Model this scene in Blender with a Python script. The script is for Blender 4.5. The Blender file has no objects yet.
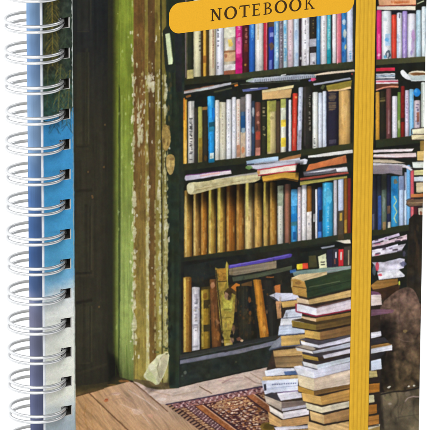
import bpy, math, random
import numpy as np
from mathutils import Matrix, Vector
random.seed(7); rng = np.random.default_rng(11)
sc = bpy.context.scene
U = 0.000335                      # metres per drawing unit (one unit is about a third of a millimetre)
GAIN = 1.62                       # light level on the cover: printed colour / GAIN = ink albedo

# ------------------------------------------------------------------ pose of the notebook to the camera
PA, PB, PC, TX, TY, DIST, W, PITCH, T, HOLE0, LABEL_Y, HOLE_X = 0.32442, 0.45906, 0.14449, -173.51547, 0.0, 4230.283, 441.67, 31.2404, 31.2456, 195.806, 169.71, 26.4
TOP, BOT = 255.0, -372.0
def rotm(a, b, c):
    Rx = np.array([[1,0,0],[0,math.cos(a),-math.sin(a)],[0,math.sin(a),math.cos(a)]])
    Ry = np.array([[math.cos(b),0,math.sin(b)],[0,1,0],[-math.sin(b),0,math.cos(b)]])
    Rz = np.array([[math.cos(c),-math.sin(c),0],[math.sin(c),math.cos(c),0],[0,0,1]])
    return Rz @ Ry @ Rx
R = rotm(PA, PB, PC)
def proj(X, Y, Z):                # cover units -> drawing coordinates of the print
    q0 = R[0,0]*X + R[0,1]*Y + R[0,2]*Z + TX
    q1 = R[1,0]*X + R[1,1]*Y + R[1,2]*Z + TY
    q2 = R[2,0]*X + R[2,1]*Y + R[2,2]*Z
    k = DIST/(DIST - q2)
    return 215 + q0*k, 215 - q1*k
def unproj(px, py, Z=0.0):
    X, Y = (px-41)/.89, (215-py)/.96
    for _ in range(30):
        x, y = proj(X, Y, Z); X += (px-x)/.89; Y += (y-py)/.96
    return X, Y

# ------------------------------------------------------------------ the printed picture (ink colours), drawn shape by shape
S = 4
CX0, CX1, CY0, CY1 = 30, 440, -70, 590
CW, CH = (CX1-CX0)*S, (CY1-CY0)*S
C = np.zeros((CH, CW, 3), np.float32); I = np.zeros((CH, CW), np.int32)
names = ['front_cover']
gy, gx = np.mgrid[0:CH, 0:CW].astype(np.float32)
gx = gx/S + CX0 + .5/S; gy = gy/S + CY0 + .5/S
def smooth(t): return t*t*(3-2*t)
def vn(x, y, sc_, seed=0):        # value noise, -1..1
    r = np.random.default_rng(seed).random((128, 128)).astype(np.float32)*2-1
    x = np.asarray(x, np.float32)/sc_ + 37.3; y = np.asarray(y, np.float32)/sc_ + 61.7
    x0 = np.floor(x).astype(int); y0 = np.floor(y).astype(int)
    fx = smooth(x-x0); fy = smooth(y-y0); x0 %= 128; y0 %= 128; x1 = (x0+1) % 128; y1 = (y0+1) % 128
    return (r[y0,x0]*(1-fx)+r[y0,x1]*fx)*(1-fy) + (r[y1,x0]*(1-fx)+r[y1,x1]*fx)*fy
def fbm(x, y, s, seed=0): return vn(x,y,s,seed)*.55 + vn(x,y,s/2.1,seed+1)*.3 + vn(x,y,s/4.3,seed+2)*.2
def new_id(name): names.append(name); return len(names)-1
def region(pts):
    p = np.array(pts, float)
    x0 = max(int((p[:,0].min()-CX0)*S)-1, 0); x1 = min(int((p[:,0].max()-CX0)*S)+2, CW)
    y0 = max(int((p[:,1].min()-CY0)*S)-1, 0); y1 = min(int((p[:,1].max()-CY0)*S)+2, CH)
    if x1 <= x0 or y1 <= y0: return None
    sl = (slice(y0,y1), slice(x0,x1)); X = gx[sl]; Y = gy[sl]
    m = np.zeros(X.shape, bool); n = len(p)
    for i in range(n):
        xa, ya = p[i]; xb, yb = p[(i+1) % n]
        if ya == yb: continue
        c = ((ya > Y) != (yb > Y)); m ^= c & (X < (xb-xa)*(Y-ya)/(yb-ya)+xa)
    return sl, m, X, Y
seedc = [100]
def poly(pts, col, id=None, col2=None, gdir=None, lines=0, mott=.05, mscale=6, ldir=None, alpha=1.0, ls=1.1):
    """flat piece of the print: base colour, optional gradient to col2 along gdir, page lines across ldir, mottling"""
    r = region(pts)
    if r is None: return
    sl, m, X, Y = r
    if not m.any(): return
    seedc[0] += 5; sd = seedc[0]
    c = np.ones(X.shape+(3,), np.float32)*np.array(col, np.float32)
    p = np.array(pts, float)
    if col2 is not None:
        d = np.array(gdir, float); pr = X*d[0]+Y*d[1]; q = p@d
        t = np.clip((pr-q.min())/(q.max()-q.min()+1e-6), 0, 1)[...,None]
        c = c*(1-t)+np.array(col2, np.float32)*t
    if lines:
        if ldir is None: ldir = p[1]-p[0]
        d = np.array(ldir, float); d /= np.hypot(*d)+1e-9; perp = -X*d[1]+Y*d[0]; al = X*d[0]+Y*d[1]
        c *= (1+lines*(vn(perp, al/60, ls, sd)*.7+vn(perp, al/25, ls*2.2, sd+1)*.5))[...,None]
    if mott:
        c *= (1+mott*1.6*fbm(X, Y, mscale, sd+2))[...,None]
        an = random.random()*6.28; q = X*math.cos(an)+Y*math.sin(an); c *= (1+.09*((q-q.mean())/(np.ptp(q)+1e-6)*2))[...,None]
        c += (fbm(X, Y, 11, sd+4)*4)[...,None]*np.array([1.2,.1,-1.4],np.float32)
    if alpha < 1: c = C[sl]*(1-alpha)+c*alpha
    C[sl][m] = c[m]
    if id is not None: I[sl][m] = id
def ch(pts, n=2):                  # rounded outline
    p = np.array(pts, float)
    for _ in range(n):
        q = np.roll(p, -1, 0); p = np.stack([p*.75+q*.25, p*.25+q*.75], 1).reshape(-1, 2)
    return p
def shade(pts, f, soft=3):         # ink darkening with a soft rim (part of the printed picture)
    p = np.array(pts, float); c = p.mean(0)
    for k in range(6):
        q = c+(p-c)*(1+soft/ (np.abs(p-c).max()+1e-6)*(k/5-.5)*2)
        r = region(q)
        if r is None: continue
        sl, m, X, Y = r; C[sl][m] *= f**(1/6)
def stroke(pts, w, col, alpha=1.0, id=None, mott=.08):
    for (xa,ya),(xb,yb) in zip(pts[:-1], pts[1:]):
        d = np.hypot(xb-xa, yb-ya)+1e-6; nx, ny = -(yb-ya)/d*w/2, (xb-xa)/d*w/2
        poly([(xa+nx,ya+ny),(xb+nx,yb+ny),(xb-nx,yb-ny),(xa-nx,ya-ny)], col, id, mott=mott, alpha=alpha)
def blob(x, y, rx, ry, col, alpha=1.0, id=None, n=14, jit=.25, mott=.1):
    a0 = random.random()*6
    poly([(x+rx*(1+random.uniform(-jit,jit))*math.cos(a0+k*2*math.pi/n), y+ry*(1+random.uniform(-jit,jit))*math.sin(a0+k*2*math.pi/n)) for k in range(n)], col, id, alpha=alpha, mott=mott)
def rect(x0,y0,x1,y1): return [(x0,y0),(x1,y0),(x1,y1),(x0,y1)]

DK = (28,30,24)
# ---- bookcase ground
I_case = new_id('printed_bookcase')
poly(rect(160,-70,440,400), DK, I_case, mott=.22, mscale=9)
def shelfline(pts): xs, ys = zip(*pts); return lambda x: float(np.interp(x, xs, ys)) - (0 if x >= xs[0] else (x-xs[0])*.09)
r1 = shelfline([(183,78),(240,73.2),(300,66),(355,61.5),(377,59.6),(426,56.3)])
r2 = shelfline([(183,164),(240,157.6),(300,150),(350,143.5),(376,140),(412,136),(426,134)])
r3 = shelfline([(184,257.5),(240,250),(300,241),(350,233),(372,230),(412,224),(426,222)])
r4 = shelfline([(184,352.5),(240,343),(295,337)])
def board(f, x0, x1, d0, d1, col, n=16, drift=0.0, **k):
    xs = np.linspace(x0, x1, n)
    poly([(x, f(x)+d0) for x in xs]+[(x, f(x)+d1) for x in xs[::-1]], col, I_case, **k)
board(r1,181,355,-1,7.5,(42,44,30),mott=.15); board(r1,230,355,-.5,5.4,(58,60,37),mott=.12)
board(r1,376,426,-.5,5.5,(72,72,46)); board(r1,181,355,7,9,(22,23,18))
board(r2,181,355,-1,6.5,(39,42,28),mott=.12); board(r2,300,355,0,5.4,(50,52,32)); board(r2,376,420,-.5,9,(44,48,30)); board(r2,376,420,8,11,(24,25,20))
board(r3,181,355,-1,9,(35,38,28),mott=.12); board(r3,260,352,0,6,(44,47,33)); board(r3,372,412,-.5,6,(44,48,30)); board(r3,181,352,8,12,(24,26,22))
poly(rect(352.5,-70,357,300), (40,44,36), I_case, mott=.1)
poly([(176,-60),(184.5,-60),(184.5,360),(176,362)], (36,42,33), I_case, mott=.15, lines=.12, ldir=(0,1))

# ---- upright books: each spine its own printed book
def glyphs(x0, x1, y0, y1, col, step=1.5, dens=.75, alpha=.8, sz=.75):
    y = y0; gap = 0
    while y < y1:
        gap = gap-1 if gap > 0 else (1 if random.random() < .16 else 0)
        if gap == 0 and random.random() < dens:
            w = (x1-x0)*random.uniform(.45,1); o = (x1-x0-w)*random.random()
            poly(rect(x0+o, y, x0+o+w, y+step*sz*random.uniform(.6,1)), col, None, mott=0, alpha=alpha)
        y += step*random.uniform(.65,1.15)
def vbook(f, xl, xr, yt, col, lean=0.0, dec=(), rnd=.34, lit=.10, name='printed_book', tone=0.14, streak=.07, xlb=None, xrb=None):
    id = new_id(name)
    xlb = xl if xlb is None else xlb; xrb = xr if xrb is None else xrb
    yl, yr = f(xlb), f(xrb)
    pts = [(xl+lean,yt+.5),(xl+lean+(xr-xl)*.3,yt),(xr+lean-(xr-xl)*.2,yt),(xr+lean,yt+.6),(xrb,yr),(xlb,yl)]
    r = region(pts)
    if r is None: return id
    sl, m, X, Y = r; seedc[0] += 5; sd = seedc[0]
    tv = np.clip((Y-yt)/(yl-yt), 0, 1); xl_ = (xl+lean)*(1-tv)+xlb*tv; xr_ = (xr+lean)*(1-tv)+xrb*tv
    u = np.clip((X-xl_)/(xr_-xl_+1e-6), 0, 1)
    c = np.ones(X.shape+(3,), np.float32)*np.array(col, np.float32)
    sh = 1 - rnd*np.abs(2*u-.85)**2.6 + lit*np.exp(-((u-.35)/.18)**2)
    sh *= 1+streak*(vn(X, Y/40, .9, sd)+.6*fbm(X, Y, 7, sd+1))
    sh *= 1-tone*smooth(np.clip((tv-.75)*4,0,1)) - .10*np.exp(-tv*18)
    c *= sh[...,None]
    warm = fbm(X, Y, 15, sd+3)[...,None]*np.array([5,1,-6], np.float32); c += warm
    C[sl][m] = c[m]; I[sl][m] = id
    w = xr-xl
    if w > 3 and not any(d[0] == 't' for d in dec):       # faint illegible spine lettering and scuffs
        y0 = yt+(yl-yt)*random.uniform(.1,.4); k_ = 1.35 if sum(col) < 260 else .72
        glyphs(xl+lean*.5+w*.36, xl+lean*.5+w*.62, y0, min(y0+(yl-yt)*random.uniform(.2,.45),yl-4), tuple(np.clip(np.array(col)*k_,0,255)), alpha=.45)
    for _k in range(int(w*.9)):
        yy = random.uniform(yt+1, yl-2); xx_ = xlb+(xl+lean-xlb)*(yl-yy)/(yl-yt)+random.uniform(.1,.8)*w
        stroke([(xx_,yy),(xx_,min(yy+random.uniform(1,9),yl-1.2))], random.uniform(.3,.8), tuple(np.clip(np.array(col)*random.choice([.72,.82,1.14]),0,255)), .35)
    for d in dec:
        k = d[0]
        if k == 'b':      # band y0 y1 colour [u0 u1]
            _, y0, y1, cc = d[:4]; u0, u1 = (d[4], d[5]) if len(d) > 4 else (0,1)
            tl = lambda y: (y-yt)/(yl-yt)
            def xx(uu, y):
                t = tl(y); a = (xl+lean)*(1-t)+xlb*t; b = (xr+lean)*(1-t)+xrb*t; return a+(b-a)*uu
            poly([(xx(u0,y0),y0),(xx(u1,y0),y0-.1*w*(u1-u0)),(xx(u1,y1),y1-.1*w*(u1-u0)),(xx(u0,y1),y1)], cc, None, mott=.12, mscale=3, alpha=.9)
        elif k == 't':    # illegible lettering y0 y1 colour u0 u1
            _, y0, y1, cc, u0, u1 = d; t = ((y0+y1)/2-yt)/(yl-yt)
            a = (xl+lean)*(1-t)+xlb*t; glyphs(a+w*u0, a+w*u1, y0, y1, cc)
        elif k == 's':    # smear
            _, x, y, rx, ry, cc = d; blob(x, y, rx, ry, cc, alpha=.75)
    stroke([(xr+lean-.1,yt+1),(xrb-.1,yr)], .5, (38,34,30), .42)
    return id
BK, WH, CRM = (45,43,36), (230,227,226), (218,210,180)
row1 = [
 (185,186.4,(122,108,106)),(186.5,193.6,(44,47,30),0,[('b',70,79,(206,190,122)),('b',-20,79,(130,122,84),0,.12)]),
 (193.6,201.2,(219,212,174),0,[('t',34,54,(60,56,40),.72,.98)]),(201.2,203,(62,42,22)),(203,206.6,(216,168,68),0,[('b',56,63,(150,95,40))]),(206.6,209,(66,52,26)),
 (209,216,(222,207,172),0,[('b',28,68,(190,152,124),.5,.72),('t',30,60,(110,70,60),.52,.68)]),
 (216,224,(226,223,229),0,[('t',27,46,(40,40,48),.14,.4),('t',58,68,(40,40,48),.14,.4),('b',20,74,(206,202,212),.62,.8)]),
 (224,235.5,(206,196,176),0,[('b',-20,38,(224,220,196)),('s',230,43,2.6,4.2,(228,192,76)),('s',227,46,2,5,(226,222,214)),('b',51,53,(150,96,62)),('b',53,62,(206,166,124)),('b',65,71,(232,228,226)),('b',71,75,(146,80,54)),('s',226,56,1.5,2,(160,90,70))]),
 (235.5,242.6,(206,46,122),0,[('b',38,54,(226,110,164),.1,.8),('t',20,40,(240,180,205),.3,.7),('b',58,74,(190,22,104))]),
 (242.6,249,(76,32,32),0,[('t',28,44,(190,120,110),.35,.75),('b',44,52,(110,46,36),.2,.8),('s',245.4,65,1.2,1.2,(205,150,60))]),
 (249,255.2,(40,98,184),0,[('b',24,38,(82,152,222),.3,.8),('t',24,40,(140,190,230),.45,.7)]),
 (255.2,263.6,(233,228,222),0,[('b',24,40,(212,196,160),.25,.45),('s',261,67,1,.8,(150,150,160))]),
 (263.6,267.6,(192,46,62),0,[('b',-20,70,(222,128,140),.62,.85)]),(267.6,268.6,(40,34,40)),
 (268.6,274,(48,60,152),0,[('b',22,27,(96,72,40)),('b',32.5,37,(150,160,215),.2,.9),('s',271.5,46,2.4,4,(112,84,44)),('b',60,69,(110,130,200),.1,.6)]),
 (274,279.2,(142,190,226),0,[('t',22,60,(225,238,245),.3,.8),('b',20,35,(100,160,215),.1,.4),('s',277,55,1.5,3,(220,235,245))]),
 (279.2,283.2,(142,132,142),0,[('t',22,64,(215,210,218),.25,.8),('t',22,64,(80,70,80),.3,.7)]),
 (283.2,287.6,(192,220,234),0,[('t',24,62,(80,150,200),.2,.7),('s',285,30,1.4,4,(90,170,215)),('s',286,52,1.4,4,(110,180,220))]),
 (287.6,293.6,(224,202,206),0,[('t',30,60,(180,140,150),.35,.6),('b',50,62,(205,175,185),.1,.5)]),
 (293.6,299.2,(206,220,236),0,[('s',296,35,1.5,6,(170,195,225)),('s',297,56,1.2,4,(150,180,215))]),(299.2,301.6,(50,38,46),0,[('s',300.6,58,.8,1.6,(210,205,205))]),
 (301.6,309.6,(236,232,235),0,[('t',20,62,(92,84,92),.36,.56),('b',14,64,(214,210,216),.72,.9)]),
 (309.6,316.6,(46,42,36),0,[('t',20,34,(176,150,92),.4,.62),('b',39,47,(202,202,214)),('s',313,50,3.2,3,(54,46,48)),('b',53,65,(212,208,216),.05,.95),('s',313,58,2.4,3,(235,232,236)),('s',314,63,1.5,.9,(70,62,70))]),
 (316.6,320.6,(50,128,190),0,[('b',14,40,(104,170,214),.3,.65)]),(320.6,327.1,(229,226,226),0,[('t',20,52,(160,152,150),.4,.65)]),
 (327.1,331.2,(92,182,192),0,[('b',50,64,(20,136,150)),('t',18,48,(200,230,232),.35,.7)]),(331.2,332.2,(40,42,44)),(332.2,336.6,(236,226,229)),
 (336.6,341.6,(226,120,134),0,[('b',10,64,(238,170,176),.1,.3)]),
 (341.6,346.8,(62,130,192),0,[('s',344,22,2,3,(226,232,232)),('s',345,34,1.8,4,(228,222,200)),('s',343,40,1.4,3,(20,60,120)),('s',345.5,47,1,2.6,(225,205,140)),('s',343,54,1.5,3,(30,84,160)),('s',345,14,1.6,2.5,(40,110,160))]),
 (346.8,353.2,(215,220,240),0,[('t',50,60,(70,160,205),.3,.85),('b',10,60,(190,196,222),.7,.85)]),
]
for b in row1:
    vbook(r1, b[0], b[1], -24+random.uniform(-6,6), b[2], *(b[3:4] or (0,)), dec=b[4] if len(b) > 4 else ())
poly(rect(376,-70,426,10), DK, I_case, mott=.2); poly(rect(376,10,426,20), (30,30,34), I_case)
for b in [(376.4,381.8,10,(222,48,122),[('b',34,59,(236,112,160),.3,.6),('s',379,55,1.3,1.6,(245,200,215))]),
 (381.8,391.6,10.8,(236,238,243),[('b',34,46,(168,202,232),.35,.9),('s',387,40,2.2,2,(96,170,220)),('s',388,54.5,2.7,4,(40,52,70)),('s',387.7,55,1,2.6,(236,236,236)),('s',385,57,1.6,1.5,(60,140,180)),('s',385,18,2,4,(215,228,235))]),
 (391.6,396.8,14.4,(222,68,52),[('b',16,58,(236,110,88),.25,.4)]),(396.8,402.2,12.5,(233,232,241),[('b',34,58,(196,216,234),0,.35),('s',399.5,16,.6,2.6,(60,60,72))]),
 (402.2,407.6,11,(174,150,214),[('b',14,58,(204,186,230),.3,.5),('t',40,50,(120,100,170),.5,.8)]),
 (407.6,416,13.5,(231,228,239),[('s',413.3,36,1.8,6,(196,140,196)),('s',413,46,1.6,7,(186,160,206)),('s',411.5,53,1.2,3,(150,130,180))]),
 (416,421.4,10,(196,221,233),[('b',14,56,(160,196,214),.1,.3)]),(421.4,426.5,6.5,(226,236,239),[('b',8,56,(180,196,206),.75,.9)])]:
    vbook(r1, b[0], b[1], b[2], b[3], dec=b[4])
# lying above the right-hand row
I_ = new_id('printed_book'); poly([(378,-6),(416,-7),(416,4.5),(379,5.5)], (238,178,134), I_, mott=.12); glyphs(392,408,1,3,(196,96,40),1,.9); stroke([(378,5.8),(416,5)],.9,(150,60,50))
for x in np.arange(391,409,1.6): poly(rect(x,.6,x+1,3.2),(190,92,44),None,alpha=.7)
I_ = new_id('printed_book'); poly([(377,6.3),(415.5,6.3),(415.5,10.2),(377,9.8)], (232,222,204), I_, lines=.05)
stroke([(417,4),(424,1)],1.2,(190,196,160))

row2 = [
 (183.2,187.3,99.5,(222,166,60),0,[('b',98,120,(200,120,40),.1,.45),('b',140,164,(232,190,100),.3,.8)]),
 (188,194.6,101,(208,203,194),0,[('t',118,160,(44,42,44),.2,.72),('b',101,110,(170,166,160),.5,1)]),
 (194.6,197.6,108,(58,52,46),0,[]),(197.9,202.6,106.5,(176,170,86),0,[('b',138,152,(150,122,40),.2,1),('b',150,162,(124,96,44),.2,1)]),
 (202.6,208.6,108.5,(48,44,33),0,[('b',107,110,(156,112,58)),('s',205.5,158,1.6,3,(84,58,30))]),
 (207.2,215,96,(42,148,214),0,[('b',122.5,127.5,(26,70,82),.15,.95),('b',127,132,(44,124,150),.1,.8),('b',96,106,(84,184,232),.1,.5),('b',153,159.5,(232,234,224),.2,.85),('b',159,163,(22,108,150)),('b',108,120,(24,108,190),.6,1),('s',211,157,.7,.8,(120,130,110))],208.6,214.6),
 (215,219.6,100,(222,220,213),0,[('t',106,150,(160,158,150),.35,.55)]),(219.6,226.2,102,(216,210,188),0,[('t',112,150,(150,140,120),.35,.55),('b',102,118,(206,198,160),0,.3)]),
 (226.2,231.7,99.4,(230,230,233),0,[('t',108,150,(126,126,138),.34,.5)]),(231.7,236.3,97,(226,225,230),0,[('t',106,140,(170,170,180),.4,.6)]),
 (236.3,240.6,99,(224,209,196),0,[('t',104,148,(196,110,90),.35,.6),('b',145,157,(178,126,96),.1,.9)]),
 (240.6,245.6,97,(66,94,124),0,[('b',97,112,(110,100,96)),('b',116,128,(30,74,120),.1,.9),('b',132,158,(206,178,146)),('b',128,133,(150,170,180),.2,.9),('s',243,150,1.6,3,(196,120,80))]),
 (245.6,251.6,94,(227,222,230),0,[('t',108,154,(140,130,150),.4,.62)]),(251.6,255,101,(50,64,84),0,[('s',253,130,1.2,4,(110,150,180)),('s',253,112,1.2,5,(190,196,200))]),
 (255,260.8,102,(112,66,52),0,[('s',258,114,1.6,2.6,(200,130,110)),('s',258,122.5,1.4,1.6,(205,150,130)),('b',132,140,(170,70,54),.1,.9),('b',148,156,(204,136,116),.1,.9),('s',257,128,1.4,3,(60,40,36))]),
 (261.2,266.8,101.5,(46,46,31),0,[('t',106,116,(196,176,132),.2,.8),('t',124,136,(190,172,116),.2,.8)]),
 (267,276.2,102,(206,188,130),0,[('b',101,152,(188,184,78),0,.36),('b',101,112,(150,146,70),.2,1),('s',272,118,2,1.6,(160,140,90))]),(276.2,280.6,101,(76,60,44),0,[]),
 (280.6,286.2,99,(234,231,214),0,[('b',99,108,(170,174,84),0,.9),('b',120,127,(230,198,60),.05,.95),('b',138,147,(230,198,50),.05,.95),('b',110,120,(214,216,190),.1,.9)]),
 (286.2,288.6,97,(38,42,58),0,[]),(288.6,291.6,99.5,(226,226,232),0,[]),
 (292.6,297.9,93,(206,62,46),0,[('s',296,97.2,1.3,1.3,(240,170,90)),('t',104,124,(230,150,120),.35,.6),('b',128,146,(222,110,86),.25,.55)],291.6,296.8),
 (298.6,303.4,87,(206,211,226),0,[('t',96,124,(120,130,156),.3,.6),('b',130,150,(150,150,170),.2,.9)],297,301.6),
 (303.6,312.2,86.5,(45,42,35),0,[('t',94,130,(168,160,146),.58,.84),('b',87,146,(66,58,54),.05,.25)]),
 (312.6,318.2,92,(233,233,226),0,[('t',138,146,(80,80,84),.15,.5)]),(318.2,322.4,92.5,(222,227,239),0,[('b',96,146,(190,198,214),.8,.98)]),(322.4,326.6,91,(226,231,241),0,[('b',96,146,(176,190,214),.72,.98)]),
 (326.6,338.6,90.5,(42,38,52),0,[('t',93,110,(120,100,76),.15,.8),('t',93,110,(120,100,76),.15,.8),('b',140,144,(76,70,84),.2,.8)]),
 (338.8,350.4,90,(217,173,104),0,[('s',344,112,3,8,(226,186,122)),('s',342,130,2,6,(202,156,90)),('s',347,100,2,5,(206,164,96))]),
]
for b in row2:
    k = dict(xlb=b[6], xrb=b[7]) if len(b) > 6 else {}
    vbook(r2, b[0], b[1], b[2], b[3], b[4], dec=b[5], **k)
for b in [(375.5,379.8,92,(207,152,56),[]),(380,385.6,91,(40,38,28),[('b',100,102,(120,104,60)),('b',98,99,(90,80,50))]),(386,391.4,88,(112,66,64),[('b',110,134,(150,110,110),.35,.65)]),
 (392,397.6,96,(233,229,237),[]),(397.6,400.8,92,(112,142,62),[('s',399,124,1.2,5,(200,205,160))]),(400.8,404.8,86,(130,35,30),[('b',118,122,(50,30,24)),('t',96,112,(90,24,22),.3,.7)]),
 (405,409.2,90,(216,206,223),[('t',96,130,(150,130,170),.3,.7)]),(409.2,414,89,(152,202,232),[('b',92,134,(110,176,222),.6,.85)]),
 (414,420.6,100,(206,190,196),[('t',104,126,(90,80,110),.2,.8),('b',112,122,(140,84,66),.4,.8)]),(421,426.5,82,(221,226,221),[('b',84,130,(180,186,170),.1,.3)])]:
    vbook(r2, b[0], b[1], b[2], b[3], dec=b[4])
blob(417,92.5,3.6,4.2,(36,126,200),id=I_case,jit=.05); blob(416,91,1.5,1.7,(90,170,225),.7)

# row 3: pale old bindings, then modern spines
old = [(184,192.4,190,(176,138,66)),(193,200.4,189,(162,124,62)),(200.6,207.6,188,(160,104,38)),(208.2,216,187,(172,140,62)),(217,225.6,186,(186,150,66)),(226,235.6,186,(150,92,34)),
       (236,244.6,184,(168,114,48)),(244.8,254,183,(206,178,116)),(254.3,262.6,183,(192,150,78)),(263.2,269.4,181,(184,152,80)),(269.4,277,182,(164,118,48))]
for i,(a,b_,yt,c) in enumerate(old):
    vbook(r3, a, b_, yt, c, rnd=.5, lit=.12, streak=.12, dec=[])
    hl = (226,210,140) if i in (0,1,3,4,7) else (206,170,96)
    w = b_-a
    stroke([(a+w*.2,yt+6),(a+w*.22,r3(a)-1)], w*.22, hl, .55, mott=.2); stroke([(a+w*.85,yt+4),(a+w*.85,r3(a)-1)], w*.26, (92,56,20), .45, mott=.3)
    for k in range(8): blob(random.uniform(a+1,b_-1), random.uniform(yt+25,r3(a)-3), random.uniform(.5,1.2), random.uniform(1,5), random.choice([(220,190,120),(110,70,26),(140,90,34)]), .3)
    r = region(rect(a-.3,yt-3,b_+.3,yt+46)); sl,m,X,Y = r
    uu = (X-a)/w; dep = (8,30)[i in (0,1,2,5,6)] if False else 26+6*vn(X,Y*0,2.6,300+i)
    k1 = smooth(np.clip((Y-yt-6)/dep,0,1)); edge = np.exp(-((uu-.2)/.2)**2)*(.85 if i in (0,1,3,4,7,9) else .35)
    f = .22+.78*np.clip(k1+edge,0,1); C[sl] = np.where(m[...,None], C[sl]*f[...,None]**np.array([1,1,1.15]), C[sl])
    if i in (3,4,7,9): stroke([(a+w*.25,yt),(a+w*.25,yt+34)], w*.3, (184,178,72), .4, mott=.2)
for b in [(277.6,283.4,186,(203,202,191),[('b',186,206,(160,168,140)),('t',206,236,(150,146,130),.4,.6)]),(284.6,290.6,184,(152,102,82),[('b',184,244,(90,60,44),.7,1)]),
 (291,297.4,189,(60,150,210),[('b',190,206,(96,176,226)),('b',214,222,(30,120,190)),('b',222,226,(60,110,120)),('b',232,240,(24,80,140),.3,.8)]),(297.4,301.4,187,(222,206,212),[('t',196,234,(150,160,200),.3,.7)]),
 (301.4,306.8,184,(229,225,227),[('t',190,230,(180,172,176),.4,.6)]),(306.8,311.8,186,(152,98,42),[('b',212,240,(228,224,224)),('s',309,224,1,1.6,(150,150,160))]),(312,315.2,188,(42,40,40),[('b',214,222,(180,176,170),.4,.9)]),(315.2,317.6,189,(226,224,228),[]),
 (317.6,322.4,187,(40,82,144),[('b',188,206,(70,110,170),.1,.4),('b',210,222,(30,34,44),.3,1),('b',232,238,(70,130,210),.1,.8)]),
 (322.6,333.2,182.5,(56,162,208),[('t',188,222,(150,212,236),.38,.62),('b',184,206,(92,186,222),.1,.35),('s',329,196,3,8,(96,190,224)),('t',226,232,(210,230,236),.42,.66)]),
 (333.6,337.4,180,(206,200,206),[]),(338,343.8,178,(206,216,241),[('b',178,180,(150,150,170)),('b',211,240,(70,58,40)),('b',213,221,(196,158,64),.3,.75)]),
 (344,347.8,178,(136,84,32),[('b',220,233,(190,150,60),.1,.7)]),(347.8,351.2,178,(122,40,36),[])]:
    vbook(r3, b[0], b[1], b[2], b[3], dec=b[4])
shade(rect(278,178,300,192), .55); shade(rect(300,182,322,189), .6)
for b in [(370,377,176,(46,46,60),[('b',214,230,(90,90,110),.3,.6)]),(377,381.6,176,(44,50,66),[('b',196,230,(52,84,156),.2,.9)]),(381.6,386.8,174,(96,112,98),[('b',174,190,(58,60,52)),('s',384,205,1.4,7,(130,146,140)),('b',222,230,(150,120,80),.2,.8)]),
 (386.8,391,175,(40,44,70),[('b',206,214,(120,90,70),.1,.8),('b',222,228,(220,214,196),.2,.9)]),
 (391,398.8,176,(58,158,216),[('s',395.5,182,2,3,(150,110,60)),('b',184,196,(36,128,196),.2,.8)]),(398.8,404.2,176,(187,207,237),[('b',176,190,(120,136,170),.1,.9)]),
 (404.2,407,172,(207,222,243),[('b',172,190,(90,90,110),0,.5)]),(406.6,410.6,165,(122,182,228),[]),(410.6,414.2,170,(216,92,102),[('b',200,224,(230,130,136),.3,.6)]),(414.2,418,206,(70,30,34),[])]:
    vbook(r3, b[0], b[1], b[2], b[3], dec=b[4])
pts = [(394,196),(396.6,201),(393.6,206),(397,212),(394,218),(396.4,223)]
stroke(pts, 1.1, (226,226,150), .8)
shade(rect(371,174,392,190), .6, 5)

# ---- things lying in the gaps between rows
def hbook(pts, col, lines=.14, name='printed_book', under=True, mott=.07, **k):
    id = new_id(name); poly(pts, col, id, lines=lines, mott=mott, **k)
    if under: stroke(pts[len(pts)//2:][::-1], .6, (34,30,26), .4)
    return id
hbook([(184,91.2),(231,82.2),(231.5,84.6),(212,89),(184,93.8)], (196,186,180), col2=(170,170,176), gdir=(1,0))
stroke([(184,91),(214,85)],.8,(150,92,64),.8); stroke([(196,90.6),(208,88.4)],1.2,(196,214,206),.8); stroke([(214,92),(232,88)],1.6,(84,86,62),.7); stroke([(186,97),(191,95.4)],2.2,(132,86,42))
stroke([(234.5,86),(238,85)],2,(204,120,48)); stroke([(231,84.4),(238,83)],1,(120,96,60))
hbook([(246,81.5),(252,78.3),(300,74.6),(316,74),(316,77.6),(300,79.6),(252,82.6)], (176,182,192), lines=.1)
for x in np.arange(255,315,1.9): stroke([(x,82-(x-255)*.07),(x+.3,79.6-(x-255)*.07)],.8,(86,88,100),.8)
stroke([(246,81.3),(253,78.6)],1.6,(150,170,150)); blob(313,79.4,2.6,1.8,(206,84,120)); blob(310,80.6,1.4,1,(120,110,190)); stroke([(281,75.6),(286,74.6)],1,(225,225,225))
stroke([(240,84.5),(300,80.8)],.7,(96,98,84),.8)
hbook([(242,89.5),(252,88),(268,87.2),(268,89),(254,91),(243,92)], (92,98,146))
stroke([(250,88.6),(258,88.2)],.8,(196,200,220))
hbook([(262,90.6),(276,88),(294,85),(293.4,88),(276,91),(262,93.2)], (226,208,158)); id_=hbook([(262,93),(292,88.6),(290.6,97.6),(262.4,100)], (208,170,114), lines=.05)
hbook([(314,74.4),(328,71.6),(354,69.4),(355,71.6),(330,74),(315,75.6)], (228,208,182)); hbook([(313,83.6),(350,77.4),(351.4,79.2),(314,85.6)], (184,188,204))
hbook([(326,85.6),(352,80.2),(351,88),(327,90.5)], (148,130,52)); hbook([(328,90),(339,89.4),(350.6,86.6),(351.4,88.8),(340,91),(328,91.6)], (232,190,136)); stroke([(321.6,89),(324,85)],3,(96,100,60),.8)
blob(352,74,.8,1.2,(180,60,50),.8)
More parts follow.
